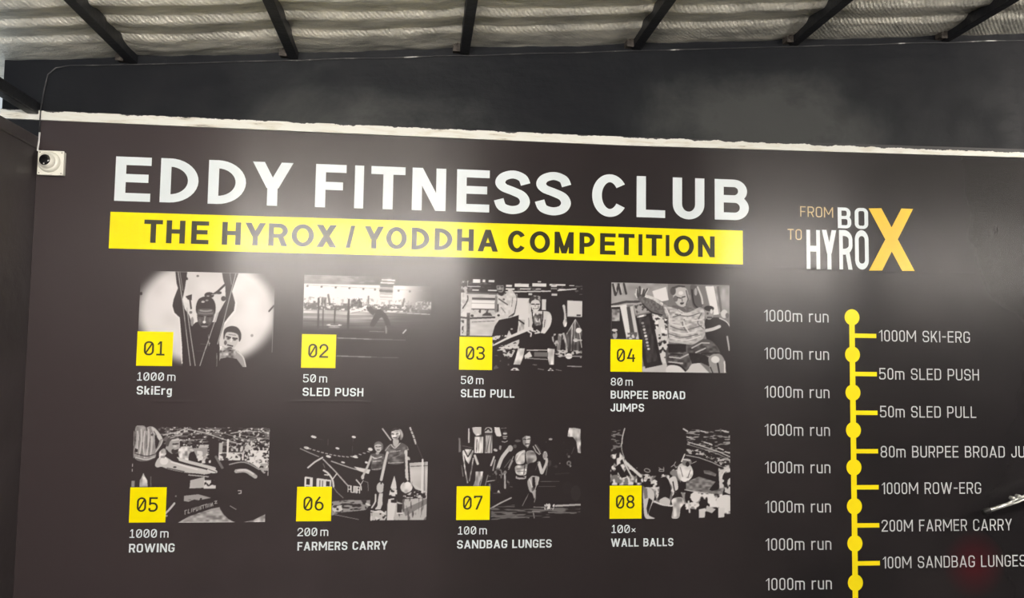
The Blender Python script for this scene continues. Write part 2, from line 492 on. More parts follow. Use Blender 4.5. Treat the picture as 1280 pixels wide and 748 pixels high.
def glyph(pen, ch, x, z, w, h, style, mi=0):
    """outer box of the glyph is exactly x..x+w, z..z+h (capital height h)"""
    st = ST[style]
    T, H = st['t'] * h, st['th'] * h
    if style == 'logo': T = min(T, 0.28 * w)
    rr = st['r']
    X0, X1, Z0, Z1 = x + T / 2, x + w - T / 2, z + H / 2, z + h - H / 2
    bar = lambda a, b_, c, d: pen.poly([(a, c), (b_, c), (b_, d), (a, d)], mi)
    def dia(xa, za, xb, zb, wd=None):
        wd = wd or T
        q = [(xa, za), (xa + wd, za), (xb + wd, zb), (xb, zb)]
        pen.poly(q, mi)
    def rad(hgt):
        rx = (X1 - X0) / 2 if rr is None else min(rr * h, (X1 - X0) / 2)
        rz = hgt / 2 if rr is None else min(rr * h * 1.0, hgt / 2)
        return rx, rz
    def S_(pts, closed=False): pen.stroke(pts, T, H, closed, mi)
    def ring(za, zb, xa=None, xb=None):
        xa = X0 if xa is None else xa; xb = X1 if xb is None else xb
        rx, rz = rad(zb - za)
        rx = min(rx, (xb - xa) / 2)
        S_(arc(xb - rx, zb - rz, rx, rz, 0, 90) + arc(xa + rx, zb - rz, rx, rz, 90, 180) + arc(xa + rx, za + rz, rx, rz, 180, 270) + arc(xb - rx, za + rz, rx, rz, 270, 360), True)
    def bowl(za, zb, xs, xe=None, k=1.0):
        xe = X1 if xe is None else xe
        rz = (zb - za) / 2 if rr is None else min(rr * h, (zb - za) / 2)
        rx = min(rz * 1.15, (xe - xs) * 0.9) if rr is None else min(rr * h, (xe - xs) * 0.9)
        S_([(xs, zb)] + arc(xe - rx, zb - rz, rx, rz, 90, 0) + arc(xe - rx, za + rz, rx, rz, 0, -90) + [(xs, za)])
    zm = z + 0.5 * h
    xc = x + w / 2
    if ch in 'EFLHDBPRKNMhk':
        bar(x, x + T, z, z + h)
    if ch == 'E':
        bar(x, x + w, z, z + H); bar(x, x + w, z + h - H, z + h); bar(x, x + 0.93 * w, zm - H / 2 + 0.02 * h, zm + H / 2 + 0.02 * h)
    elif ch == 'F':
        bar(x, x + w, z + h - H, z + h); bar(x, x + 0.9 * w, zm - H / 2, zm + H / 2)
    elif ch == 'L': bar(x, x + w, z, z + H)
    elif ch == 'H':
        bar(x + w - T, x + w, z, z + h); bar(x, x + w, zm - H / 2 + 0.02 * h, zm + H / 2 + 0.02 * h)
    elif ch == 'T':
        bar(x, x + w, z + h - H, z + h); bar(xc - T / 2, xc + T / 2, z, z + h)
    elif ch == 'I': bar(x, x + w, z, z + h)
    elif ch == 'D':
        rz = (Z1 - Z0) / 2 if rr is None else min(rr * h, (Z1 - Z0) / 2)
        rx = min(0.62 * (w), X1 - X0) if rr is None else min(rr * h, X1 - X0)
        S_([(x + T / 2, Z1)] + arc(X1 - rx, Z1 - rz, rx, rz, 90, 0) + arc(X1 - rx, Z0 + rz, rx, rz, 0, -90) + [(x + T / 2, Z0)])
    elif ch == 'B':
        bowl(zm + 0.02 * h, Z1, x + T / 2, X1 - 0.05 * w); bowl(Z0, zm + 0.02 * h, x + T / 2)
    elif ch == 'P': bowl(z + 0.42 * h, Z1, x + T / 2)
    elif ch == 'R':
        bowl(z + 0.45 * h, Z1, x + T / 2); dia(x + w - 1.18 * T, z, x + 0.45 * w, z + 0.47 * h, T * 1.12)
    elif ch == 'O': ring(Z0, Z1)
    elif ch == '0': ring(Z0, Z1)
    elif ch == 'Q':   # slashed zero
        ring(Z0, Z1)
        pen.stroke([(X0 + 0.12 * w, Z0 + 0.13 * h), (X1 - 0.12 * w, Z1 - 0.13 * h)], T * 0.85, T * 0.85, False, mi)
    elif ch in 'CG':
        rx, rz = rad(Z1 - Z0)
        if rr is None:
            top = arc(xc, zm, rx, rz, 32, 90)[0:]; pts = arc(xc, zm, rx, rz, 34, 326, 40)
            S_(pts)
        else:
            lo = z + 0.30 * h if ch == 'C' else z + 0.47 * h
            lo2 = min(lo, 9e9)
            S_([(X1, z + 0.70 * h)] + arc(X1 - rx, Z1 - rz, rx, rz, 0, 90) + arc(X0 + rx, Z1 - rz, rx, rz, 90, 180) + arc(X0 + rx, Z0 + rz, rx, rz, 180, 270) + arc(X1 - rx, Z0 + rz, rx, rz, 270, 360) + [(X1, lo)])
            if ch == 'G': bar(x + 0.52 * w, x + w, z + 0.45 * h - H / 2, z + 0.45 * h + H / 2)
    elif ch == 'S':
        if rr is None:
            ctl = [(0.90, 0.69), (0.80, 0.84), (0.52, 0.912), (0.24, 0.85), (0.135, 0.72), (0.24, 0.605), (0.52, 0.525), (0.79, 0.43), (0.885, 0.28), (0.77, 0.14), (0.49, 0.088), (0.20, 0.155), (0.095, 0.325)]
            pts = catmull([(x + a * w, z + b_ * h) for a, b_ in ctl], False, 5)
            S_(pts)
        else:
            rx = min(rr * h, (X1 - X0) / 2); rz = min(rr * h, (Z1 - Z0) / 4)
            S_([(X1, z + 0.70 * h)] + arc(X1 - rx, Z1 - rz, rx, rz, 0, 90) + arc(X0 + rx, Z1 - rz, rx, rz, 90, 180) + arc(X0 + rx, zm + rz, rx, rz, 180, 270)
               + arc(X1 - rx, zm - rz, rx, rz, 90, 0) + arc(X1 - rx, Z0 + rz, rx, rz, 360, 270) + arc(X0 + rx, Z0 + rz, rx, rz, 270, 180) + [(X0, z + 0.30 * h)])
    elif ch == 'U':
        rx, rz = (X1 - X0) / 2, 0
        rx = rx if rr is None else min(rr * h, rx)
        rz = min(rx * 1.0, 0.4 * h)
        S_([(X0, z + h)] + arc(X0 + rx, Z0 + rz, rx, rz, 180, 270) + arc(X1 - rx, Z0 + rz, rx, rz, 270, 360) + [(X1, z + h)])
    elif ch == 'J':
        rx = min((rr or 0.3) * h, (X1 - X0) / 2)
        S_([(X1, z + h)] + arc(X1 - rx, Z0 + rx, rx, rx, 360, 270) + arc(X0 + rx, Z0 + rx, rx, rx, 270, 180) + [(X0, z + 0.32 * h)])
    elif ch == 'A':
        k = T * 1.08
        dia(x, z, xc - k / 2, z + h, k); dia(x + w - k, z, xc - k / 2, z + h, k)
        bar(x + 0.2 * w, x + 0.8 * w, z + 0.22 * h, z + 0.22 * h + H * 0.95)
    elif ch == 'K':
        dia(x + 0.35 * T, z + 0.36 * h, x + w - 1.25 * T, z + h, T * 1.25); dia(x + w - 1.25 * T, z, x + 0.28 * w, z + 0.58 * h, T * 1.25)
    elif ch == 'N':
        bar(x + w - T, x + w, z, z + h); dia(x + w - T * 1.05, z, x, z + h, T * 1.05)
    elif ch == 'M':
        bar(x + w - T, x + w, z, z + h)
        zb = z if rr is None else z + 0.28 * h
        dia(xc - T / 2, zb, x, z + h, T); dia(xc - T / 2, zb, x + w - T, z + h, T)
    elif ch == 'W':
        k = T * 1.02
        q = (w - k) / 4
        dia(x + q, z, x, z + h, k); dia(x + q, z, x + 2 * q, z + h, k); dia(x + 3 * q, z, x + 2 * q, z + h, k); dia(x + 3 * q, z, x + w - k, z + h, k)
    elif ch == 'X':
        k = T * 1.25
        dia(x, z, x + w - k, z + h, k); dia(x + w - k, z, x, z + h, k)
    elif ch == 'Y':
        k = T * 1.15
        bar(xc - T / 2, xc + T / 2, z, z + 0.45 * h)
        dia(xc - k / 2, z + 0.40 * h, x, z + h, k); dia(xc - k / 2, z + 0.40 * h, x + w - k, z + h, k)
    elif ch == '/': dia(x, z, x + w - T * 0.8, z + h, T * 0.8)
    elif ch == '-': bar(x, x + w, z + 0.44 * h, z + 0.44 * h + H)
    elif ch == '1':
        bar(x + w - T, x + w, z, z + h); dia(x, z + 0.76 * h, x + w - T, z + h - 0.001, T * 0.9)
    elif ch == '!':   # one with a foot
        bar(xc - T / 2 + 0.04 * w, xc + T / 2 + 0.04 * w, z, z + h); bar(x, x + w, z, z + H); dia(x + 0.06 * w, z + 0.76 * h, xc - T / 2, z + h, T)
    elif ch == '2':
        rx, rz = rad(Z1 - Z0)
        rz = min(rz, 0.25 * h); rx = min(rx, rz * 1.1)
        S_([(X0, z + 0.72 * h)] + arc(X0 + rx, Z1 - rz, rx, rz, 180, 90) + arc(X1 - rx, Z1 - rz, rx, rz, 90, -25) + [(X0, Z0 + H * 0.4)])
        bar(x, x + w, z, z + H)
    elif ch == '3':
        bowl(zm, Z1, x + 0.3 * w, X1 - 0.03 * w); bowl(Z0, zm, x + 0.3 * w)
        rx = 0.2 * w
        S_([(x + 0.32 * w, Z1)] + arc(X0 + rx, Z1 - rx, rx, rx, 90, 180) + [(X0, z + 0.74 * h)]); S_([(x + 0.32 * w, Z0)] + arc(X0 + rx, Z0 + rx, rx, rx, 270, 180) + [(X0, z + 0.26 * h)])
    elif ch == '4':
        dia(x, z + 0.24 * h, x + 0.46 * w, z + h, T * 1.1); bar(x, x + w, z + 0.22 * h, z + 0.22 * h + H); bar(x + 0.66 * w, x + 0.66 * w + T, z, z + 0.58 * h)
    elif ch == '5':
        bar(x + 0.05 * w, x + 0.95 * w, z + h - H, z + h); bar(x + 0.05 * w, x + 0.05 * w + T, z + 0.46 * h, z + h)
        bowl(Z0, z + 0.58 * h, x + 0.3 * w)
        rx = 0.2 * w
        S_([(x + 0.32 * w, Z0)] + arc(X0 + rx, Z0 + rx, rx, rx, 270, 180) + [(X0, z + 0.26 * h)])
        bar(x + 0.05 * w, x + 0.35 * w, z + 0.58 * h - H / 2, z + 0.58 * h + H / 2)
    elif ch == '6':
        ring(Z0, z + 0.58 * h)
        S_([(X0, Z0 + 0.25 * h), (X0 + 0.06 * w, z + 0.62 * h), (x + 0.58 * w, z + h - H * 0.2)])
    elif ch == '7':
        bar(x, x + w, z + h - H, z + h); dia(x + 0.2 * w, z, x + w - T * 1.1, z + h - H, T * 1.1); bar(x, x + T, z + 0.82 * h, z + h)
    elif ch == '8':
        ring(zm, Z1, X0 + 0.04 * w, X1 - 0.04 * w); ring(Z0, zm)
    elif ch == '*':   # multiplication sign
        k = T * 1.15
        dia(x, z + 0.12 * h, x + w - k, z + 0.56 * h, k); dia(x + w - k, z + 0.12 * h, x, z + 0.56 * h, k)
    elif ch in 'mnru':
        xh = z + 0.745 * h
        Zx = xh - H / 2
        if ch == 'm':
            bar(x, x + T, z, xh)
            r_ = min(0.16 * h, (X1 - X0) / 4)
            S_([(X0, Zx)] + arc(xc - r_, Zx - r_, r_, r_, 90, 0) + [(xc, z)]); S_([(xc - 0.1 * w, Zx)] + arc(X1 - r_, Zx - r_, r_, r_, 90, 0) + [(X1, z)])
        elif ch == 'n':
            bar(x, x + T, z, xh)
            r_ = min(0.18 * h, (X1 - X0) / 2)
            S_([(X0, Zx)] + arc(X1 - r_, Zx - r_, r_, r_, 90, 0) + [(X1, z)])
        elif ch == 'r':
            bar(x, x + T, z, xh)
            r_ = min(0.2 * h, (X1 - X0))
            S_([(X0, Zx - r_)] + arc(X0 + r_, Zx - r_, r_, r_, 180, 90) + [(x + w, Zx)])
        else:
            bar(x + w - T, x + w, z, xh)
            r_ = min(0.18 * h, (X1 - X0) / 2)
            S_([(X0, xh)] + arc(X0 + r_, Z0 + r_, r_, r_, 180, 270) + [(X1, Z0)])
    elif ch == 'k':
        dia(x + 0.35 * T, z + 0.26 * h, x + w - 1.25 * T, z + 0.74 * h, T * 1.25); dia(x + w - 1.25 * T, z, x + 0.28 * w, z + 0.44 * h, T * 1.25)
    elif ch == 'i':
        bar(x, x + w, z, z + 0.745 * h); bar(x, x + w, z + 0.85 * h, z + h)
    elif ch == 'g':
        xh = z + 0.745 * h - H / 2
        ring(Z0, xh)
        S_([(X1, z + 0.745 * h), (X1, z - 0.05 * h)] + arc(X1 - 0.15 * h, z - 0.05 * h, 0.15 * h, 0.15 * h, 360, 270) + [(X0, z - 0.2 * h)])

def catmull(p, closed, n=6):
    out = []
    m = len(p)
    rng = range(m) if closed else range(m - 1)
    for i in rng:
        if closed: a, b_, c, d = p[(i - 1) % m], p[i], p[(i + 1) % m], p[(i + 2) % m]
        else: a, b_, c, d = p[max(i - 1, 0)], p[i], p[i + 1], p[min(i + 2, m - 1)]
        for k in range(n):
            t = k / n
            out.append(tuple(0.5 * ((2 * b_[j]) + (-a[j] + c[j]) * t + (2 * a[j] - 5 * b_[j] + 4 * c[j] - d[j]) * t * t + (-a[j] + 3 * b_[j] - 3 * c[j] + d[j]) * t ** 3) for j in (0, 1)))
    if not closed: out.append(p[-1])
    return out

def layout(text, x0, x1, style):
    """places the glyphs of a line so that the first starts at x0 and the last ends at x1"""
    sp = ST[style]['sp']
    ws = []
    for c in text:
        wd = W.get(c, 0.6)
        if style == 'thin' and c == '0': wd = 0.52
        if c == '!': wd = 0.5
        if c == ' ' and style == 'mono': wd = 0.04
        if c in 'iI': wd = max(ST[style]['t'], 0.1)
        ws.append(wd)
    k = (x1 - x0) / (sum(ws) + sp * (len(text) - 1))
    x, out = x0, []
    for c, wd in zip(text, ws):
        out.append((c, x, wd * k))
        x += (wd + sp) * k
    return out, k

def write(pen, text, x0, x1, z0, z1, style, mi=0):
    for c, x, w in layout(text, x0, x1, style)[0]:
        if c != ' ': glyph(pen, c, x, z0, w, z1 - z0, style, mi)

# ------------------------------------------------------------------ the printed mural
YM = -0.004
def make_mural_sheet():
    b = MB()
    x0, x1, z0 = XL + 0.001, 5.4, 0.24
    top = lambda x: 2.4815 + max(0, x - 2.0) * 0.0045 * 3
    n = 40
    for i in range(n):
        xa, xb = x0 + (x1 - x0) * i / n, x0 + (x1 - x0) * (i + 1) / n
        b.poly([(xa, YM, z0), (xb, YM, z0), (xb, YM, top(xb)), (xa, YM, top(xa))])
    b.poly([(x1, YM, z0), (x1, 0, z0), (x1, 0, top(x1)), (x1, YM, top(x1))])
    b.poly([(x0, YM, z0), (x0, 0, z0), (x1, 0, z0), (x1, YM, z0)])
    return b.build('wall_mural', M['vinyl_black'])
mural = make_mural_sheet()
tag(mural, 'big black printed vinyl mural with white title and eight exercise pictures on the back wall', 'mural')

def rect(pen, x0, x1, z0, z1, mi=0):
    pen.poly([(x0, z0), (x1, z0), (x1, z1), (x0, z1)], mi)

def line_of_words(name, text, x0, x1, z0, z1, style, mat, y, label=None):
    h = z1 - z0
    box, k = layout(text, x0, x1, style)
    groups, cur = [], []
    for c, x, w in box:
        if c == ' ':
            groups.append(cur); cur = []
        else: cur.append((c, x, w))
    groups.append(cur)
    if len(groups) > 1:
        root = empty(name); root.parent = mural
        if label: root['label'] = label
    for g in groups:
        pen = Pen(y)
        for c, x, w in g: glyph(pen, c, x, z0, w, h, style)
        o = pen.b.build('word' if len(groups) > 1 else name, mat, root if len(groups) > 1 else mural)
        if len(groups) == 1 and label: o['label'] = label

# title
TITLE = [('E',-0.120,0.022),('D',0.060,0.213),('D',0.253,0.406),('Y',0.432,0.599),('F',0.693,0.821),('I',0.857,0.895),('T',0.926,1.071),('N',1.101,1.246),('E',1.293,1.435),('S',1.462,1.608),('S',1.642,1.790),('C',1.890,2.050),('L',2.091,2.221),('U',2.256,2.402),('B',2.450,2.609)]
title = empty('title'); title.parent = mural
title['label'] = 'large white bold title lettering'
for lo, hi in ((0, 4), (4, 11), (11, 15)):
    pen = Pen(YM - 0.0008)
    for c, a, e in TITLE[lo:hi]:
        zb, zt = 2.158 + 0.0027 * a, 2.344 + 0.002 * a
        o_ = 0.003 if c in 'SCU' else 0
        glyph(pen, c, a, zb - o_, e - a, zt - zb + (2 * o_ if c in 'SC' else o_), 'bold')
    pen.b.build('title_word', M['ink_white'], title)

# yellow band under the title
pen = Pen(YM - 0.0008)
pen.poly([(-0.132, 1.959), (2.580, 1.965), (2.580, 2.118), (-0.132, 2.111)])
band = pen.b.build('slogan_band', M['ink_yellow'], mural)
band['label'] = 'long bright yellow band under the title'
SUB = [('T',0.004,0.078),('H',0.093,0.168),('E',0.193,0.263),('H',0.317,0.393),('Y',0.410,0.494),('R',0.506,0.585),('O',0.601,0.693),('X',0.704,0.787),('/',0.827,0.864),('Y',0.904,0.985),('O',0.996,1.083),('D',1.104,1.179),('D',1.202,1.278),('H',1.298,1.370),('A',1.388,1.476),('C',1.519,1.599),('O',1.615,1.704),('M',1.724,1.809),('P',1.835,1.903),('E',1.927,1.997),('T',2.009,2.082),('I',2.100,2.118),('T',2.134,2.208),('I',2.224,2.241),('O',2.261,2.353),('N',2.372,2.449)]
for lo, hi in ((0, 3), (3, 8), (8, 9), (9, 15), (15, 26)):
    pen = Pen(YM - 0.0014)
    for c, a, e in SUB[lo:hi]:
        zb, zt = 1.987 + 0.0028 * a, 2.083 + 0.002 * a
        glyph(pen, c, a, zb, e - a, zt - zb, 'bold')
    pen.b.build('slogan_word', M['ink_dark'], band)['label'] = 'dark bold lettering on the yellow band'

# logo at the right
logo = empty('logo'); logo.parent = mural
logo['label'] = 'white, tan and gold logo right of the title'
for t_, x0, x1, z0, z1 in (('FROM', 2.852, 3.009, 2.191, 2.239), ('TO', 2.791, 2.858, 2.084, 2.133)):
    pen = Pen(YM - 0.0008)
    write(pen, t_, x0, x1, z0, z1, 'thin')
    pen.b.build('thin_word', M['ink_tan'], logo)['label'] = 'thin tan word'
LW = [[('B', 3.031, 3.096, 2.144, 2.240), ('O', 3.113, 3.178, 2.144, 2.241)],
      [('H', 2.880, 2.945, 1.953, 2.132), ('Y', 2.954, 3.023, 1.953, 2.134), ('R', 3.036, 3.100, 1.955, 2.136), ('O', 3.112, 3.178, 1.957, 2.138)]]
for q in LW:
    pen = Pen(YM - 0.0008)
    for c, a, e, z0, z1 in q: glyph(pen, c, a, z0, e - a, z1 - z0, 'logo')
    pen.b.build('bold_word', M['ink_white'], logo)['label'] = 'bold white word'
pen = Pen(YM - 0.0012)
XQ = [[(3.181, 2.240), (3.243, 2.243), (3.400, 1.957), (3.339, 1.956)], [(3.341, 2.245), (3.398, 2.245), (3.242, 1.955), (3.178, 1.953)]]
for q in XQ: pen.poly(q)
pen.b.build('gold_cross', M['ink_gold'], logo)['label'] = 'tall golden letter X of the logo'
pen = Pen(YM - 0.0006)
for q in XQ:
    cx = sum(p[0] for p in q) / 4; cz = sum(p[1] for p in q) / 4
    g = [(p[0] + (0.007 if p[0] > 0 and (p in (q[1], q[2])) else -0.007), p[1] + (0.006 if p[1] > cz else -0.006)) for p in q]
    pen.poly(g)
pen.b.build('cross_outline', M['ink_halo'], logo)

# chart of the race down the right side
pen = Pen(YM - 0.0008)
pen.poly([(3.0775, 0.47), (3.1035, 0.47), (3.1055, 1.737), (3.0795, 1.737)])
line = pen.b.build('chart_line', M['ink_line'], mural)
line['label'] = 'vertical yellow chart line down the right'
RUNS = [1.738, 1.569, 1.398, 1.230, 1.065, 0.893, 0.730, 0.5585]
for i, z in enumerate(RUNS):
    xc = 3.0930 - 0.0016 * i / 7
    pen = Pen(YM - 0.0012)
    pen.poly([(xc + 0.0355 * math.cos(2 * PI * k / 40), z + 0.0365 * math.sin(2 * PI * k / 40)) for k in range(40)])
    pen.b.build('run_dot', M['ink_line'], line)
    line_of_words('run_label', '1000m run', 2.676, 2.981, z - 0.026, z + 0.026, 'thin', M['ink_grey'], YM - 0.0008)
EX = [('1000M SKI-ERG', 3.220, 3.665, 1.657), ('50m SLED PUSH', 3.219, 3.705, 1.4845), ('50m SLED PULL', 3.220, 3.687, 1.314), ('80m BURPEE BROAD JUMPS', 3.220, 4.055, 1.1345),
      ('1000M ROW-ERG', 3.221, 3.702, 0.9715), ('200M FARMER CARRY', 3.219, 3.849, 0.806), ('100M SANDBAG LUNGES', 3.220, 3.912, 0.6445)]
TICK = [1.655, 1.482, 1.308, 1.1365, 0.9765, 0.8085, 0.6425]
for (s, a, e, z), zt in zip(EX, TICK):
    pen = Pen(YM - 0.0010)
    rect(pen, 3.095, 3.208, zt - 0.0098, zt + 0.0098)
    pen.b.build('exercise_tick', M['ink_line'], line)
    line_of_words('exercise_label', s, a, e, z - 0.0258, z + 0.0258, 'thin', M['ink_grey'], YM - 0.0008)

# ------------------------------------------------------------------ the eight printed pictures: ink laid down stroke by stroke
class Ink:
    SS = 3
    def __init__(self, rect_px, seed):
        self.x0, self.y0, x1, y1 = rect_px
        self.W, self.H = int((x1 - self.x0) * self.SS), int((y1 - self.y0) * self.SS)
        self.a = np.zeros((self.H, self.W)) + 0.02
        self.rng = np.random.RandomState(seed)
        self.yy, self.xx = np.mgrid[0:self.H, 0:self.W].astype(float)
    def f(self, ox, oy, s):
        self.ox, self.oy, self.s = ox, oy, s
    def X(self, x): return (self.ox + x / self.s - self.x0) * self.SS
    def Y(self, y): return (self.oy + y / self.s - self.y0) * self.SS
    def pts(self, d, smooth=0):
        q = [tuple(float(v) for v in t.split(',')) for t in d.split()]
        if smooth: q = catmull(q, smooth == 2, 5)
        return np.array([(self.X(a), self.Y(b)) for a, b in q])
    def box(self, P, pad=0):
        x0 = max(0, int(P[:, 0].min() - pad)); x1 = min(self.W, int(P[:, 0].max() + pad) + 2)
        y0 = max(0, int(P[:, 1].min() - pad)); y1 = min(self.H, int(P[:, 1].max() + pad) + 2)
        return slice(y0, max(y0, y1)), slice(x0, max(x0, x1))
    def mask(self, P):
        sl = self.box(P)
        x, y = self.xx[sl], self.yy[sl]
        m = np.zeros(x.shape, bool)
        for (ax, ay), (bx, by) in zip(P, np.roll(P, -1, 0)):
            if ay == by: continue
            c = (ay > y) != (by > y)
            m ^= c & (x < (bx - ax) * (y - ay) / (by - ay) + ax)
        return sl, m
    def put(self, sl, m, t, al=1.0):
        r = self.a[sl]
        r[m] = r[m] * (1 - al) + t * al
    def p(self, t, d, smooth=0, al=1.0):
        sl, m = self.mask(self.pts(d, 2 if smooth else 0)); self.put(sl, m, t, al)
    def r(self, t, x0, y0, x1, y1, al=1.0):
        self.p(t, f'{x0},{y0} {x1},{y0} {x1},{y1} {x0},{y1}', 0, al)
    def l(self, t, w, d, smooth=0, al=1.0):
        P = self.pts(d, 1 if smooth else 0)
        w = w / self.s * self.SS / 2
        sl = self.box(P, w + 1)
        x, y = self.xx[sl], self.yy[sl]
        m = np.zeros(x.shape, bool)
        for (ax, ay), (bx, by) in zip(P[:-1], P[1:]):
            dx, dy = bx - ax, by - ay
            q = dx * dx + dy * dy + 1e-9
            u = np.clip(((x - ax) * dx + (y - ay) * dy) / q, 0, 1)
            m |= (x - ax - u * dx) ** 2 + (y - ay - u * dy) ** 2 < w * w
        self.put(sl, m, t, al)
    def e(self, t, cx, cy, rx, ry, rot=0, al=1.0):
        c, s = math.cos(math.radians(rot)), math.sin(math.radians(rot))
        d = ' '.join(f'{cx + rx * math.cos(k) * c - ry * math.sin(k) * s},{cy + rx * math.cos(k) * s + ry * math.sin(k) * c}' for k in np.linspace(0, 2 * PI, 28)[:-1])
        self.p(t, d, 0, al)
    def ln(self, t, w, *ds):
        for d in ds: self.l(t, w, d)
    def vnoise(self, sx, sy):
        """value noise with cells of sx by sy picture pixels"""
        nx, ny = int(self.W / self.SS / sx) + 3, int(self.H / self.SS / sy) + 3
        g = self.rng.rand(ny, nx)
        u, v = self.xx / self.SS / sx, self.yy / self.SS / sy
        i, j = u.astype(int), v.astype(int)
        fu, fv = u - i, v - j
        fu = fu * fu * (3 - 2 * fu); fv = fv * fv * (3 - 2 * fv)
        return (g[j, i] * (1 - fu) + g[j, i + 1] * fu) * (1 - fv) + (g[j + 1, i] * (1 - fu) + g[j + 1, i + 1] * fu) * fv
    def crowd(self, d, tone, sx=3, sy=3, thr=0.5, amt=1.0, smooth=0):
        """speckled far-off detail inside an outline"""
        sl, m = self.mask(self.pts(d, 2 if smooth else 0))
        n = (self.vnoise(sx, sy) * 0.65 + self.vnoise(sx * 0.5, sy * 0.5) * 0.35)[sl]
        k = np.clip((n - thr) / 0.10, 0, 1) * amt
        r = self.a[sl]
        r[m] = (r * (1 - k) + tone * k)[m]
    def shade(self, d, k, sx=4, sy=4, smooth=0):
        """uneven tone inside an outline"""
        sl, m = self.mask(self.pts(d, 2 if smooth else 0))
        n = (self.vnoise(sx, sy))[sl]
        r = self.a[sl]
        r[m] = (r * (1 + k * (n - 0.5) * 2))[m]

def pic1():
    c = Ink((173.6, 341, 341.8, 459), 1); c.f(160, 335, 4.4)
    x = c.xx / c.SS * 4.4 + 60; y = c.yy / c.SS * 4.4 + 27
    d = np.sqrt(((x - 430) / 395) ** 2 + ((y - 245) / 300) ** 2)
    k = np.clip((1.13 - d) / 0.30, 0, 1)
    c.a[:] = 0.02 + 0.90 * k * k * (3 - 2 * k)
    c.shade('60,27 800,27 800,545 60,545', 0.06, 20, 20)
    c.l(.5, 5, '795,200 795,460'); c.l(.15, 9, '770,235 795,205'); c.e(.1, 66, 152, 7, 9); c.e(.4, 370, 48, 8, 6); c.e(.6, 680, 370, 8, 8)
    B = .03
    c.p(.97, '252,100 232,180 230,215 244,258 274,285 292,430 302,530 330,530 330,200')
    c.p(B, '247,27 312,27 303,110 292,180 304,225 345,262 362,330 330,545 308,545 300,430 282,280 251,252 239,215 244,180 265,118 256,90')
    c.p(.97, '540,130 590,190 585,240 535,305 512,330')
    c.p(B, '502,27 592,27 572,90 560,130 580,190 575,235 525,300 500,400 500,545 400,545 420,330 470,330 492,250 505,225 528,180 522,95 511,70')
    c.p(B, '345,310 380,300 480,300 505,440 500,545 310,545 320,400')
    c.e(.9, 480, 195, 22, 55); c.p(.93, '300,190 345,215 372,300 352,320 330,262 305,230')
    c.p(B, '308,162 342,150 343,182 322,180'); c.l(B, 9, '333,180 341,228'); c.p(.1, '296,40 318,62 316,72 300,70')
    c.e(B, 515, 170, 13, 14); c.l(.05, 11, '425,158 470,140 525,88', 1); c.e(.12, 437, 152, 26, 16); c.e(.06, 488, 138, 16, 8); c.e(.7, 430, 158, 7, 4); c.l(.7, 4, '450,150 475,146')
    c.p(B, '368,240 370,200 385,172 420,160 455,172 472,205 472,250 455,262 385,262', 1)
    c.p(.32, '376,240 392,228 450,228 468,245 462,290 440,325 418,335 396,325 378,290', 1)
    c.l(.6, 9, '392,238 420,242 450,237', 1); c.l(.5, 6, '385,252 420,256 458,252', 1); c.ln(.04, 7, '384,268 406,270', '432,270 456,267')
    c.l(.7, 7, '419,272 417,296'); c.e(.95, 416, 300, 9, 7); c.e(.42, 392, 292, 8, 10); c.e(.42, 445, 290, 7, 11); c.l(.05, 6, '400,314 434,313'); c.l(.75, 5, '405,324 430,324')
    c.e(.6, 350, 300, 9, 25); c.e(.45, 340, 250, 8, 8); c.e(.8, 405, 190, 10, 6); c.e(.6, 425, 182, 8, 5)
    c.ln(.72, 5, '262,30 285,150 297,215 350,540', '318,225 340,350 376,540', '486,250 450,370 402,540', '578,30 545,180 520,300 492,420')
    c.ln(.6, 4, '272,30 292,130', '556,90 545,30', '310,300 318,340', '490,470 493,530'); c.l(.55, 4, '440,370 446,430'); c.l(.4, 3, '400,420 430,422'); c.e(.6, 447, 417, 5, 5); c.l(.3, 3, '380,460 440,460')
    # the second man, lower right
    c.p(.62, '496,470 520,430 560,450 605,455 640,492 656,545 490,545')
    c.p(.04, '512,500 552,492 600,500 636,545 492,545'); c.l(.04, 12, '500,545 498,450'); c.l(.9, 6, '595,455 635,490 652,540', 1); c.shade('500,430 600,450 590,500 510,490', .6, 3, 3)
    c.p(.80, '528,372 545,350 590,352 606,375 602,410 585,438 560,448 540,430 528,405', 1)
    c.p(.05, '522,365 530,335 560,320 595,325 617,352 621,385 610,405 605,372 588,358 550,352 534,362 526,395', 1)
    c.ln(.05, 8, '540,378 562,384', '575,386 598,388'); c.e(.3, 550, 390, 9, 5); c.e(.3, 585, 395, 9, 5); c.l(.95, 7, '568,385 566,405'); c.l(.1, 7, '548,424 575,430'); c.e(.35, 535, 412, 8, 13); c.e(.3, 560, 441, 14, 6); c.l(.25, 3, '552,366 590,370')
    c.crowd('510,445 570,450 560,480 510,475', .1, 3, 2, .5)
    return c

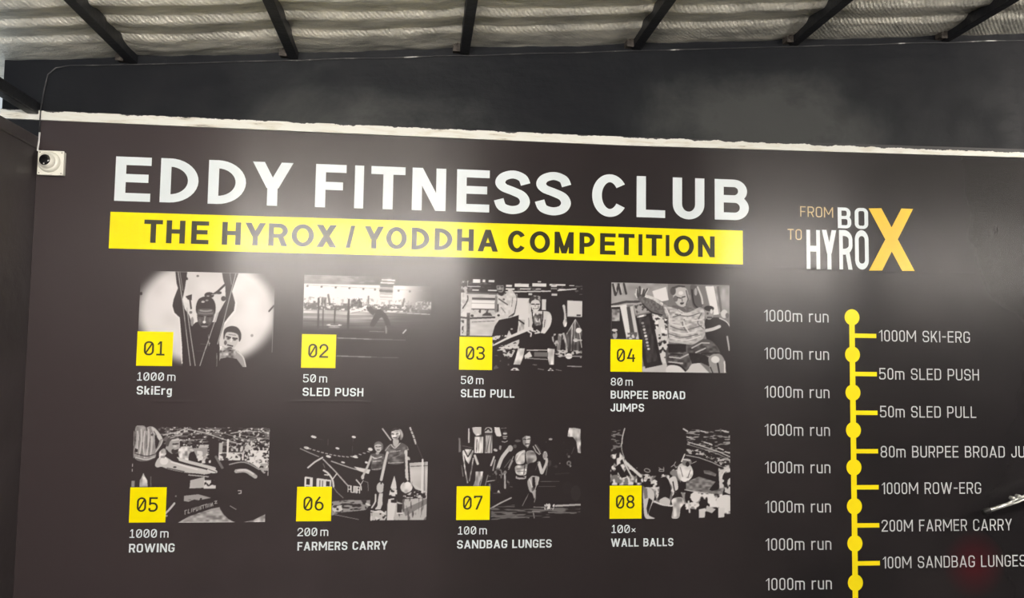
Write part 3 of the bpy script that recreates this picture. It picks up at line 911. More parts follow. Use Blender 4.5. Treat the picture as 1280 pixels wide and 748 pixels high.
def pic2():
    c = Ink((380, 345.2, 539, 460), 2); c.f(370, 335, 4.4)
    x = c.xx / c.SS * 4.4 + 45; y = c.yy / c.SS * 4.4 + 45
    a = np.where(y < 92, .50, np.where(y < 238, .93, np.clip(.78 - (y - 238) / 170, .04, 1)))
    fade = np.clip((770 - x) / 330, 0, 1)
    fade = np.where(y < 92, np.clip((560 - x) / 320, 0, 1), np.where(y < 238, np.clip((770 - x) / 190, 0, 1), np.clip((800 - x) / 420, 0, 1)))
    c.a[:] = a * fade + .02
    c.shade('45,235 745,235 745,551 45,551', .35, 30, 1.2); c.shade('45,45 745,45 745,92 45,92', .2, 6, 3)
    c.crowd('45,50 540,50 540,85 45,82', .7, 7, 2, .55, .4)
    c.l(.5, 2.5, '45,92 450,92'); c.l(.6, 2.5, '60,100 690,118')
    for px in (62, 138, 215, 290, 366, 430, 560, 622): c.e(.15, px, 106 + (px - 62) * .03, 6, 5)
    c.crowd('45,195 740,200 740,238 45,235', .3, 2.5, 2, .42, .9); c.crowd('45,165 740,170 740,215 45,215', .55, 2, 3, .6, .7)
    c.r(.35, 65, 207, 115, 224); c.r(.35, 200, 210, 300, 222); c.r(.38, 460, 220, 590, 230)
    c.p(.3, '300,185 318,165 330,185 345,165 362,195 362,215 300,212'); c.shade('300,165 362,165 362,215 300,212', .7, 1.5, 1.5)
    c.ln(.5, 4, '75,165 100,170', '130,165 160,168')
    c.l(.3, 11, '176,152 186,205'); c.r(.45, 140, 168, 168, 205); c.shade('140,168 168,168 168,205 140,205', .8, 1, 3); c.l(.4, 9, '395,155 395,200'); c.l(.35, 9, '592,165 584,205'); c.r(.45, 655, 178, 690, 222); c.crowd('655,178 750,178 750,222 655,222', .9, 2, 2, .5, .8)
    c.e(.3, 630, 204, 6, 6); c.e(.3, 103, 192, 6, 6)
    # score frame
    c.p(.3, '455,55 540,60 530,172 458,172', 0, .35); c.ln(.95, 8, '468,62 536,64', '462,78 532,80', '462,148 522,150', '460,165 522,166'); c.ln(.3, 9, '462,97 526,98'); c.l(.22, 14, '460,122 522,124'); c.l(.95, 8, '534,95 530,176')
    c.l(.85, 4, '460,238 600,242 735,247'); c.l(.75, 3, '45,236 200,238')
    # sled posts and the athlete
    c.ln(.16, 10, '125,172 126,330'); c.ln(.22, 7, '151,218 152,335', '160,180 160,215'); c.l(.14, 11, '289,176 288,340'); c.l(.18, 8, '215,225 214,312')
    c.e(.9, 213, 314, 42, 6); c.e(.6, 213, 326, 32, 4); c.l(.15, 6, '196,312 232,312')
    c.l(.97, 13, '302,240 345,232 380,214 408,196', 1); c.l(.5, 4, '305,248 350,240')
    c.p(.12, '385,218 405,205 425,225 452,232 440,258 412,252', 1); c.l(.9, 9, '432,256 445,234'); c.e(.5, 398, 205, 10, 9)
    c.p(.10, '446,226 475,234 500,260 522,312 500,320 470,268 430,318 408,314 422,275', 1); c.l(.5, 10, '495,318 498,352'); c.l(.18, 16, '505,318 585,332'); c.l(.75, 8, '590,352 606,334'); c.l(.3, 6, '412,320 470,330'); c.l(.6, 3, '405,345 485,346')
    c.l(.65, 5, '232,384 420,388'); c.l(.5, 4, '420,388 605,389'); c.l(.65, 5, '232,482 420,485'); c.l(.4, 4, '420,485 570,487')
    return c

def pic3():
    c = Ink((576, 351, 727.7, 462.6), 3); c.f(565, 340, 4.535)
    B = .03
    c.crowd('50,60 740,60 740,130 50,130', .5, 6, 2, .62, .7)
    for q in ((115, 50, 157, 72), (170, 52, 185, 68), (203, 54, 237, 66), (300, 78, 335, 90), (350, 70, 430, 89), (450, 66, 530, 84), (548, 68, 638, 77), (300, 98, 350, 106), (380, 96, 440, 102), (113, 108, 150, 115), (200, 108, 250, 116), (470, 96, 500, 100), (660, 72, 690, 76), (85, 90, 160, 95), (600, 95, 640, 99), (480, 54, 500, 59)): c.r(.93, *q)
    c.l(.95, 6, '300,118 560,108 700,92')
    c.r(.84, 50, 128, 445, 365); c.p(.84, '340,128 345,150 440,155 440,128'); c.shade('50,128 245,128 245,365 50,365', .08, 8, 3); c.p(.62, '245,128 365,128 372,250 245,250')
    c.l(.35, 10, '80,128 245,130'); c.r(.25, 112, 153, 246, 166); c.r(.97, 112, 172, 246, 212); c.l(.3, 6, '112,218 246,218'); c.crowd('120,220 246,220 246,255 120,255', .2, 4, 5, .55); c.l(.6, 4, '112,185 245,185')
    c.p(B, '365,122 560,118 560,150 368,150'); c.r(.8, 428, 122, 450, 134); c.r(.9, 345, 152, 430, 285); c.r(.88, 505, 155, 530, 215)
    c.l(.8, 7, '55,240 80,200 88,150', 1); c.l(.15, 7, '62,215 88,170 88,145', 1); c.crowd('50,60 90,60 80,200 50,240', .7, 3, 4, .5); c.crowd('50,280 70,280 70,365 50,365', .2, 3, 4, .5)
    c.l(.1, 9, '50,265 100,270 240,262'); c.l(.4, 4, '115,290 240,282'); c.r(.3, 86, 240, 104, 368); c.e(.1, 115, 255, 9, 7); c.shade('86,240 104,240 104,368 86,368', .5, 2, 2)
    c.p(.66, '738,160 650,158 650,250 736,252'); c.p(.86, '652,160 735,162 734,248 654,247'); c.r(.2, 704, 236, 728, 245)
    # man in the pale shirt
    c.p(.85, '246,140 290,140 320,102 345,115 360,140 362,175 350,215 345,245 300,262 266,252 250,215', 1); c.shade('246,140 290,140 320,102 360,140 362,175 345,245 266,252', .10, 2.5, 3); c.l(.25, 5, '362,172 352,215 346,246 300,264', 1); c.l(.25, 4, '246,140 250,215 266,252'); c.l(.3, 4, '345,115 362,142 363,175', 1); c.l(.45, 4, '275,205 300,235'); c.l(.5, 4, '340,150 335,200')
    c.p(.1, '243,70 262,58 296,62 300,100 285,138 262,135 248,105', 1); c.p(.55, '250,82 284,80 290,100 282,120 262,120 250,104', 1); c.p(.05, '243,62 268,52 298,62 298,78 248,82', 1); c.ln(.08, 5, '254,92 264,92', '272,91 284,90'); c.l(.1, 5, '258,112 278,111'); c.l(.75, 4, '268,92 268,103')
    c.l(.3, 7, '262,158 312,190'); c.e(.35, 290, 160, 7, 5); c.l(.5, 14, '248,150 246,225'); c.l(.15, 8, '258,190 258,225'); c.l(.85, 17, '352,175 340,235 290,268 262,270', 1); c.l(.25, 5, '362,180 352,235 320,258'); c.e(.9, 262, 245, 17, 12); c.e(.1, 262, 250, 8, 6); c.l(.9, 7, '250,285 275,268')
    c.p(B, '266,276 330,262 376,246 374,300 366,352 345,372 322,330 306,374 226,368 242,310'); c.e(.8, 337, 324, 7, 4)
    c.p(.75, '380,270 440,275 430,345 378,372'); c.ln(.1, 8, '378,275 400,290 440,312'); c.shade('380,290 440,300 430,345 378,372', .3, 1.5, 6)
    c.crowd('230,365 380,350 380,430 230,450', .85, 4, 3, .42)
    # man in black behind
    c.p(B, '530,138 565,125 600,128 640,142 650,180 632,200 640,262 640,335 548,345 556,262 545,228 528,212'); c.e(.7, 573, 92, 18, 26); c.l(.15, 7, '556,88 590,88'); c.l(.95, 6, '560,80 588,78'); c.p(.06, '557,98 592,98 588,118 572,124 560,115', 1); c.r(.85, 560, 122, 592, 134)
    c.l(.82, 15, '630,190 640,235 640,292', 1); c.e(.85, 638, 285, 11, 22); c.l(.2, 4, '640,195 648,260')
    c.p(.5, '600,345 622,345 612,440 592,440'); c.l(.75, 12, '630,345 646,400 650,445'); c.crowd('560,345 640,345 650,450 580,450', .75, 3, 5, .6)
    c.p(.3, '700,262 740,330 720,440 660,440 640,352'); c.ln(.6, 5, '697,265 650,345', '697,265 690,440', '697,265 735,325', '680,300 675,440'); c.shade('640,262 740,262 740,440 640,440', .5, 2, 8); c.e(.95, 716, 325, 16, 15); c.e(.95, 700, 380, 14, 9); c.l(.8, 8, '690,378 735,380'); c.l(.8, 5, '722,340 735,420')
    # seated woman
    c.p(.85, '432,236 462,222 500,222 545,225 562,255 555,300 520,350 500,348 512,300 496,270 470,268 452,300 452,345 428,350 412,322 418,272', 1)
    c.p(.45, '462,242 505,242 502,300 494,330 462,330 456,290'); c.shade('456,235 505,235 505,330 456,330', .7, 2.5, 2.5); c.ln(.05, 7, '452,230 456,270 466,320', '512,226 510,270 500,318'); c.p(.06, '456,305 504,300 500,345 462,345'); c.crowd('470,262 496,262 496,290 470,290', .9, 2, 1.5, .45)
    c.l(.9, 22, '430,248 420,300 438,330', 1); c.l(.9, 24, '548,250 545,295 515,335', 1); c.l(.35, 3, '432,262 434,318'); c.l(.3, 4, '525,270 520,310')
    c.e(.22, 468, 165, 36, 31); c.crowd('432,140 500,140 505,185 432,190', .75, 2, 3, .56, .8, 1); c.p(.88, '443,178 455,162 486,162 496,185 490,212 470,228 452,216', 1); c.ln(.08, 6, '448,184 462,184', '474,184 490,183'); c.l(.6, 5, '468,185 468,197'); c.l(.15, 5, '458,208 484,206'); c.l(.97, 3, '462,206 480,205'); c.e(.6, 486, 200, 5, 9)
    c.p(B, '372,412 400,382 440,352 520,345 558,370 582,430 520,436 460,428 400,428', 1); c.shade('400,360 560,360 570,425 400,425', .5, 4, 4)
    c.l(.9, 33, '250,422 330,378 442,325'); c.l(B, 25, '240,432 330,388 440,342'); c.l(B, 17, '408,418 335,505'); c.ln(.9, 8, '430,335 448,345 445,362', '450,330 470,335', '478,328 495,340 470,345')
    c.crowd('262,420 380,400 340,480 300,478', .85, 3, 2, .42); c.l(.9, 6, '270,428 360,424')
    c.p(.88, '374,430 412,430 404,480 386,525 348,525 362,480'); c.shade('374,430 412,430 386,525 348,525', .25, 3, 6); c.p(.88, '540,428 582,432 578,470 578,520 552,520 542,480'); c.shade('540,428 582,432 578,520 552,520', .25, 3, 6)
    c.l(B, 12, '350,526 395,528'); c.p(.93, '330,556 350,538 372,540 385,556'); c.l(B, 10, '548,524 584,524'); c.p(.93, '538,558 558,536 580,556'); c.e(.2, 356, 549, 8, 4); c.e(.2, 560, 549, 8, 4)
    c.l(.9, 5, '425,440 540,438'); c.r(.45, 465, 450, 545, 475); c.p(.9, '410,470 440,445 455,475 415,490'); c.l(.6, 6, '420,485 540,490'); c.l(.85, 5, '600,440 640,440 640,470 600,470'); c.e(.95, 662, 470, 20, 16); c.ln(.75, 5, '625,470 735,470', '690,440 735,450', '655,526 735,528'); c.ln(.5, 5, '488,543 520,548', '460,520 480,522', '590,546 620,552'); c.crowd('240,470 340,470 340,550 240,550', .35, 5, 4, .6); c.crowd('580,430 740,440 740,480 580,480', .8, 5, 2, .58)
    return c

def pic4():
    c = Ink((763, 355, 911, 465.4), 4); c.f(750, 345, 4.154)
    c.a[:] = .5
    c.p(.66, '55,42 345,42 345,110 200,150 55,165'); c.shade('55,42 345,42 345,150 55,165', .12, 8, 6)
    c.ln(.22, 11, '62,52 74,106', '76,106 92,50', '90,50 102,100', '118,48 130,98'); c.ln(.85, 4, '70,50 80,90', '100,50 110,95')
    c.l(.28, 12, '55,158 130,140 210,138'); c.l(.9, 8, '55,165 100,163')
    c.p(.97, '265,82 336,58 350,126 282,142'); c.p(.12, '55,170 110,165 132,330 55,330'); c.r(.6, 58, 180, 98, 240); c.shade('55,180 98,180 98,240 55,240', .4, 3, 3); c.e(.9, 72, 287, 14, 7); c.e(.7, 74, 312, 12, 20); c.e(.2, 70, 300, 7, 5)
    c.p(.95, '98,160 132,152 160,330 134,332'); c.p(.30, '132,168 150,165 178,330 156,332'); c.p(.85, '150,165 166,160 196,330 180,330'); c.e(.92, 155, 315, 22, 18); c.crowd('135,295 190,295 190,332 135,332', .4, 3, 3, .5)
    c.p(.7, '165,150 230,135 268,185 180,205'); c.crowd('170,150 240,140 260,180 185,200', .3, 3, 3, .5)
    c.p(.10, '178,214 262,194 315,455 225,475'); c.p(.22, '192,226 248,212 296,440 240,452'); c.l(.85, 9, '190,217 230,207'); 
    for k in range(9): c.e(.85 - .2 * (k % 2), 216 + k * 3.9, 248 + k * 16.5, 7, 6)
    c.shade('178,214 262,194 315,455 225,475', .4, 3, 6)
    c.p(.88, '262,195 300,200 350,240 350,340 345,440 330,470 312,440 290,330'); c.crowd('262,195 350,220 350,440 315,450', .15, 4, 4, .52); c.crowd('270,200 350,230 350,300 290,300', .98, 4, 4, .5)
    c.p(.80, '215,472 340,450 345,500 215,500'); c.p(.12, '225,455 310,440 320,460 230,480')
    # second man behind, right
    c.p(.95, '540,50 585,48 612,195 575,200'); c.p(.60, '588,48 668,48 668,190 612,190'); c.shade('588,48 668,48 668,190 612,190', .2, 5, 8); c.p(.4, '600,50 612,48 630,180 618,185'); c.e(.85, 640, 192, 18, 22); c.e(.4, 655, 200, 9, 14)
    c.p(.06, '538,232 570,215 610,212 648,235 668,270 668,500 600,420 548,330', 1); c.e(.62, 560, 190, 24, 34); c.e(.1, 560, 165, 26, 14); c.e(.3, 552, 192, 6, 6); c.l(.15, 7, '552,212 572,212'); c.l(.85, 17, '545,280 580,272 614,258', 1); c.l(.9, 5, '615,215 650,232 668,255', 1); c.l(.7, 9, '655,310 666,380'); c.e(.9, 572, 180, 7, 12)
    # leaping man: arms
    c.p(.42, '195,95 225,100 260,108 320,140 335,180 318,205 262,196 215,150 188,120', 1); c.l(.88, 15, '232,108 270,120 315,148', 1); c.l(.15, 7, '215,150 260,190 315,204', 1); c.shade('195,95 320,140 318,205 215,150', .25, 2, 2)
    c.ln(.30, 10, '192,112 186,72', '202,105 200,62', '214,108 222,78'); c.ln(.92, 5, '180,105 184,72', '208,98 214,70', '186,118 176,98'); c.l(.25, 9, '222,108 240,72'); c.l(.9, 4, '230,100 246,70')
    c.p(.38, '462,48 500,52 522,100 530,140 510,168 478,160 466,110', 1); c.l(.85, 9, '500,55 520,105 526,140', 1); c.l(.15, 7, '470,70 480,140 505,166', 1); c.e(.7, 490, 80, 8, 20)
    c.p(.76, '322,150 352,160 392,172 445,190 512,160 536,185 534,230 540,290 520,330 475,352 400,348 344,332 350,240 335,200', 1)
    c.shade('322,150 536,160 540,290 475,352 344,332', .22, 3.5, 2)
    for d in ('352,180 345,250 350,320', '420,190 400,205 372,212', '360,262 430,280 520,255', '350,300 420,318 500,300', '430,225 420,250 440,285', '520,190 500,240 530,270', '385,200 450,208 510,190'): c.l(.42, 5, d, 1)
    for d in ('332,165 350,200 352,240', '365,250 420,262 460,250', '355,285 420,300 490,290', '425,232 436,262 455,292', '470,230 520,225', '360,322 440,332 515,310', '390,188 430,200'): c.l(.92, 6, d, 1)
    c.p(.8, '372,108 378,75 405,58 440,64 452,100 448,140 425,160 398,152 380,130', 1); c.e(.35, 372, 78, 14, 22); c.l(.3, 9, '372,62 400,52 430,55'); c.e(.45, 385, 118, 12, 16); c.ln(.25, 6, '394,111 410,115', '420,110 434,106'); c.l(.5, 6, '416,112 420,130'); c.p(.28, '408,139 428,136 424,146 412,148', 1); c.l(.4, 6, '440,75 450,120 440,150'); c.e(.95, 412, 88, 12, 10); c.e(.6, 458, 110, 6, 14); c.p(.42, '388,156 428,166 438,182 402,182', 1); c.l(.9, 6, '400,175 425,190')
    # shorts, legs, floor
    c.p(.84, '430,500 470,455 510,448 562,500'); c.p(.33, '342,372 400,350 470,356 530,325 582,340 618,398 560,412 500,430 468,446 436,492 344,462', 1); c.p(.10, '450,396 520,402 560,420 570,470 520,448 470,452'); c.p(.08, '345,352 440,352 440,392 352,398')
    c.shade('342,372 582,340 618,398 468,446 436,492 344,462', .5, 4, 3); c.ln(.75, 7, '470,372 520,345 560,345', '355,420 410,425 450,405', '352,445 420,452', '490,395 540,372'); c.ln(.08, 6, '520,400 612,395', '360,405 420,408')
    c.p(.9, '345,468 380,462 420,476 430,500 342,500', 1); c.l(.06, 9, '345,456 400,460 436,490', 1); c.p(.62, '560,415 612,400 640,430 646,470 640,500 572,500 560,460', 1); c.e(.93, 592, 430, 22, 18); c.l(.15, 9, '604,450 612,495'); c.l(.95, 7, '640,440 642,495'); c.l(.2, 6, '566,470 578,498')
    return c

def pic5():
    c = Ink((165.5, 532, 335.9, 652), 5); c.f(155, 525, 4.274)
    c.crowd('170,40 773,40 773,140 250,180 200,120', .5, 7, 2.2, .5, .8); c.crowd('190,35 773,40 773,150 500,150 250,150', .85, 3, 2, .62)
    c.ln(.8, 5, '200,80 280,62 330,40', '330,48 430,70 520,100 620,130', '420,50 500,55', '560,70 640,55 700,60', '230,90 300,78'); c.ln(.6, 4, '430,40 560,80 700,115', '300,110 430,100', '620,80 770,100')
    c.crowd('640,110 773,110 773,230 640,220', .85, 2.5, 2, .5); c.crowd('380,130 450,130 450,230 380,230', .8, 4, 3, .48)
    # man standing at the left
    c.p(.62, '55,36 95,30 110,40 126,34 142,38 156,70 160,120 168,182 160,204 118,220 64,210 52,172 58,110', 1); c.shade('55,36 156,40 168,182 118,220 52,172', .22, 2, 9)
    for d in ('66,60 72,120 64,180', '84,50 88,110 80,190', '104,60 100,130 108,200', '124,50 126,120 120,190', '140,70 144,140 138,190'): c.l(.86, 6, d, 1)
    for d in ('76,90 74,150', '95,120 92,190', '114,80 116,150', '133,100 130,170'): c.l(.38, 4, d)
    c.l(.2, 5, '56,176 80,184 122,192 165,180', 1); c.l(.85, 5, '62,198 118,210 160,196', 1); c.l(.3, 4, '66,206 118,218 158,204', 1); c.p(.1, '56,150 72,156 70,172 54,170'); c.l(.15, 5, '110,38 114,56'); c.e(.3, 143, 78, 6, 7)
    c.p(.84, '138,36 160,46 186,76 198,100 186,112 164,84 150,70', 1); c.l(.25, 4, '152,60 168,86'); c.p(.6, '186,104 202,104 196,130 172,168 158,182 152,172 174,142', 1); c.l(.85, 4, '198,108 190,132 166,168', 1)
    c.ln(.6, 5, '48,60 52,200')
    c.ln(.7, 8, '46,235 46,245', '46,262 46,270')
    c.p(.85, '88,352 88,318 100,296 106,280 114,296 128,318 132,352'); c.shade('88,300 132,300 132,352 88,352', .3, 3, 4); c.r(.6, 46, 320, 62, 352); c.l(.4, 6, '146,300 148,350'); c.l(.3, 3, '190,340 222,300')
    # bending figure behind and machines
    c.p(.82, '285,160 310,140 345,142 375,165 382,190 350,215 300,210', 1); c.shade('285,140 382,150 382,215 285,210', .45, 3, 3); c.p(.04, '345,178 378,168 380,215 345,225', 1); c.p(.65, '360,150 440,145 440,200 385,200'); c.crowd('385,150 460,165 460,240 385,240', .92, 4, 3, .45)
    # rower
    c.p(.03, '195,245 260,255 355,290 340,380 300,440 250,510 165,350 165,230', 1)
    c.p(.68, '218,120 232,92 262,84 285,100 292,130 286,160 262,180 236,170 222,150', 1); c.p(.30, '216,130 226,98 250,84 280,92 260,104 240,112 230,140', 1); c.l(.85, 9, '250,108 284,102'); c.ln(.06, 6, '255,128 282,126'); c.e(.85, 266, 140, 10, 6); c.p(.16, '252,156 284,154 280,170 262,180 250,172', 1); c.l(.75, 4, '262,156 278,154'); c.e(.7, 222, 150, 6, 8); c.ln(.8, 4, '240,95 262,90')
    c.p(.82, '165,238 178,205 205,190 245,210 290,228 360,246 430,262 470,275 440,288 390,284 320,278 240,262 200,248 178,252', 1); c.e(.96, 212, 218, 22, 20); c.l(.95, 8, '250,222 340,250 420,270'); c.l(.35, 6, '230,255 320,274'); c.e(.15, 270, 250, 10, 4); c.p(.8, '185,170 210,150 222,180 190,205', 1); c.shade('185,150 222,150 222,205 185,205', .4, 3, 3)
    c.l(.85, 17, '282,205 340,222 410,240 480,258', 1); c.p(.06, '240,190 280,200 290,225 250,215', 1); c.e(.9, 470, 270, 28, 12, 15); c.e(.85, 415, 268, 24, 9, 10); c.ln(.3, 4, '450,262 490,276')
    c.p(.03, '446,104 496,104 502,150 492,192 450,190'); c.l(.45, 14, '486,195 528,262'); c.e(.8, 520, 270, 8, 8)
    c.r(.92, 500, 172, 636, 214); c.crowd('500,140 640,140 640,214 500,214', .2, 3, 3, .54); c.r(.95, 543, 100, 553, 190); c.r(.75, 500, 120, 520, 172); c.crowd('560,120 660,120 660,180 560,180', .8, 3, 3, .5); c.crowd('660,160 760,160 770,270 690,260 650,215', .95, 4, 4, .44)
    c.p(.75, '355,318 430,300 436,358 352,362'); c.l(.05, 9, '360,300 500,285'); c.r(.9, 428, 318, 492, 362); c.crowd('430,318 492,318 492,355 430,350', .05, 4, 3, .45); c.l(.05, 7, '345,372 500,390'); c.p(.66, '325,400 400,392 470,412 400,425 380,420 350,432 325,428'); c.crowd('320,425 420,412 420,440 330,460', .1, 4, 3, .5); c.l(.85, 6, '505,325 528,334'); c.l(.75, 6, '345,290 450,300')
    c.p(.66, '296,543 400,482 520,460 560,478 618,543'); c.shade('296,543 400,482 560,478 618,543', .3, 4, 2.5); c.l(.9, 3, '300,541 615,541'); c.l(.03, 44, '290,508 400,470 520,430'); c.p(.03, '170,400 300,440 330,460 300,543 165,543')
    for k, d in enumerate(('335,498 333,478 343,476', '352,472 350,492 360,490', '368,468 368,486', '376,465 378,484', '378,474 386,472 386,462', '394,460 394,480 402,476 402,458', '410,456 412,474', '418,472 416,454 424,452', '430,468 428,450 438,448', '444,464 442,446 450,444 452,462', '460,460 458,442', '466,440 470,458 476,438 480,455', '488,430 500,428 490,442 502,440')): c.l(.7, 4.5, d)
    # flywheel
    c.e(.03, 635, 385, 136, 162); c.p(.03, '500,270 600,225 640,240 560,330 520,420 498,400'); c.l(.65, 7, '560,236 640,224 720,262', 1); c.l(.72, 21, '598,272 650,270 702,300', 1); c.l(.9, 8, '605,268 650,266 690,286', 1); c.l(.75, 6, '612,374 628,374 628,388 616,390'); c.l(.7, 4, '572,455 605,474'); c.crowd('700,230 773,230 773,300 740,280', .7, 3, 3, .5)
    c.p(.72, '640,543 700,530 762,500 762,543'); c.shade('640,543 762,500 762,543', .4, 4, 3); c.l(.85, 11, '232,492 252,470 276,440'); c.e(.7, 236, 505, 8, 6); c.e(.5, 282, 402, 5, 5)
    return c

def pic6():
    c = Ink((373, 534.4, 536, 651.4), 6); c.f(370, 530, 5.98)
    for q in ((125, 104, 22, 9), (425, 104, 16, 9), (305, 188, 16, 7), (75, 185, 22, 9), (552, 195, 18, 12), (240, 248, 20, 9), (440, 252, 22, 8), (350, 292, 16, 6), (525, 292, 12, 8)): c.e(.93, *q, 15)
    c.ln(.35, 3, '232,120 232,165', '420,110 416,240', '150,118 200,125', '300,195 330,215', '490,260 490,320')
    for k in range(16):
        u = k / 15; x = 60 + 470 * u; y = 180 + 70 * math.sin(u * 2.1) - (30 * max(0, u - .7) / .3)
        c.l(.75, 7, f'{x},{y} {x + 16},{y + 4}')
    c.l(.65, 7, '28,190 100,222 168,250'); c.l(.85, 13, '90,330 140,288 195,256'); c.l(.8, 9, '200,268 290,355 390,462'); c.l(.75, 8, '262,283 400,330 550,372'); c.p(.9, '430,322 555,345 552,380 470,355'); c.l(.8, 7, '305,374 280,412'); c.l(.6, 6, '280,470 310,510 358,552'); c.l(.5, 5, '200,300 215,330')
    # lettering on the boards, with the leaping cat beside each word
    def word(x0, x1, y0, y1, slant, w):
        n = (x1 - x0) / 4.0; g = n * .80
        T = lambda x, y: f'{x},{y + slant * (x - x0) / (x1 - x0)}'
        a = x0; ym = y0 + .58 * (y1 - y0); c.ln(.93, w, f'{T(a, y1)} {T(a, y0)}', f'{T(a, y0)} {T(a + g, y0)} {T(a + g, ym)} {T(a, ym)}')
        a = x0 + n; c.l(.93, w, f'{T(a, y0)} {T(a, y1)} {T(a + g, y1)} {T(a + g, y0)}')
        a = x0 + 2 * n; c.ln(.93, w, f'{T(a, y1)} {T(a, y0)} {T(a + g, y0)} {T(a + g, y1)}', f'{T(a + g / 2, y0)} {T(a + g / 2, y1)}')
        a = x0 + 3 * n; c.ln(.93, w, f'{T(a, y1)} {T(a, y0)} {T(a + g, y0)} {T(a + g, y1)}', f'{T(a, (y0 + y1) / 2)} {T(a + g, (y0 + y1) / 2)}')
    word(74, 270, 402, 500, 26, 13); word(393, 484, 462, 508, 12, 6.5)
    c.l(.93, 13, '206,350 236,368 262,398 278,430 284,470', 1); c.l(.93, 9, '215,382 240,385'); c.l(.9, 9, '276,415 304,376'); c.l(.9, 9, '452,420 470,440 486,462 492,495', 1); c.l(.85, 6, '484,460 505,425')
    # floor and bright wall at the right
    c.p(.62, '275,578 400,568 562,570 562,640 400,655 275,690'); c.crowd('275,578 562,570 562,640 275,690', .1, 7, 2, .52); c.p(.88, '278,612 350,605 355,650 280,655'); c.crowd('278,605 360,605 360,655 278,655', .2, 3, 3, .5); c.l(.7, 4, '285,672 480,712')
    c.p(.84, '850,296 992,286 992,520 900,490 862,440'); c.shade('850,296 992,286 992,520 862,440', .10, 14, 8); c.l(.25, 5, '860,322 990,316'); c.l(.95, 14, '950,272 952,520'); c.l(.3, 4, '968,290 970,720')
    c.p(.78, '690,570 990,556 990,719 690,719'); c.crowd('690,570 990,556 990,719 690,719', .25, 2.5, 9, .6, .8); c.p(.35, '810,640 990,560 990,600 830,690', 0, .6); c.p(.05, '870,500 990,530 990,552 760,545 760,500'); c.crowd('700,490 990,505 990,555 700,560', .85, 3, 2, .54)
    c.p(.92, '700,515 738,388 760,470 766,520 756,600 740,719 690,719'); c.crowd('690,480 766,480 760,600 700,600', .05, 5, 2.5, .5); c.p(.8, '565,660 686,650 686,719 565,719'); c.crowd('520,600 700,600 690,719 540,719', .05, 4, 4, .48); c.p(.85, '612,520 660,520 655,600 640,640 600,640')
    # woman further back
    c.p(.04, '560,345 640,342 640,440 620,560 612,620 572,625 566,540 540,440', 1); c.p(.36, '552,238 580,225 640,228 660,245 640,340 566,346 562,290', 1); c.l(.85, 6, '556,240 590,262 640,250', 1); c.ln(.7, 5, '568,345 638,338', '575,285 640,280'); c.shade('552,238 660,245 640,340 566,346', .5, 3, 3)
    c.p(.8, '582,170 594,145 622,142 640,160 638,195 620,218 598,210 586,192', 1); c.p(.45, '580,165 590,142 620,136 645,155 648,190 636,200 634,165 610,156', 1); c.ln(.1, 5, '592,175 608,177', '616,176 632,174'); c.l(.15, 5, '602,200 622,200'); c.e(.7, 606, 224, 14, 10)
    c.l(.8, 17, '560,250 535,320 505,385', 1); c.e(.85, 500, 400, 12, 18); c.l(.5, 6, '512,430 540,440 545,500')
    c.e(.8, 636, 478, 30, 40); c.l(.1, 9, '640,430 640,450'); c.l(.85, 12, '575,625 600,580 600,530', 1); c.e(.9, 545, 602, 22, 7, 20); c.l(.9, 10, '570,650 660,665')
    # woman in front
    c.p(.04, '690,296 806,296 820,400 806,560 796,660 766,662 762,520 738,388 706,510 690,600 655,600 662,440', 1)
    c.p(.36, '664,185 700,158 735,152 790,146 832,172 842,200 812,212 806,296 690,300 692,215 668,215', 1); c.shade('664,185 832,172 806,296 690,300', .5, 4, 3); c.l(.85, 7, '708,160 738,186 775,150', 1); c.ln(.75, 5, '664,205 700,160', '690,297 806,292', '700,215 780,205', '812,205 842,196'); c.ln(.6, 4, '720,260 780,235', '830,172 842,200')
    c.p(.82, '706,78 716,48 748,38 770,58 772,95 752,122 724,120 710,100', 1); c.p(.6, '745,36 780,48 798,85 790,120 774,122 776,80 764,55', 1); c.p(.2, '708,62 720,38 750,34 770,48 740,52', 1); c.ln(.1, 6, '712,80 730,82', '742,82 760,78'); c.l(.15, 6, '722,108 748,108'); c.e(.97, 735, 92, 6, 8); c.p(.75, '726,118 760,118 765,150 740,178 722,150', 1); c.shade('706,40 798,40 798,125 706,125', .3, 3, 3)
    c.l(.85, 21, '682,220 664,300 652,360 640,420', 1); c.l(.3, 4, '690,230 668,340'); c.l(.86, 23, '822,212 826,290 830,350 836,420', 1); c.l(.3, 5, '812,230 820,340'); c.e(.85, 838, 262, 8, 14); c.l(.1, 10, '822,410 838,438'); c.e(.86, 832, 476, 46, 42); c.shade('786,434 878,434 878,518 786,518', .2, 4, 4); c.l(.1, 8, '818,440 834,432')
    c.l(.8, 12, '770,590 800,600'); c.p(.04, '772,600 804,600 800,665 768,662'); c.l(.95, 9, '765,668 806,668'); c.l(.95, 9, '600,655 640,650 670,668', 1); c.p(.9, '600,690 640,705 610,719'); c.l(.9, 8, '570,665 572,719')
    c.l(.8, 13, '850,34 880,105 896,152'); c.ln(.03, 4, '845,60 875,55', '855,85 890,82', '862,115 895,112'); c.l(.35, 5, '900,150 950,262'); c.l(.8, 10, '640,42 670,80 705,125'); c.l(.8, 12, '846,258 850,270')
    return c

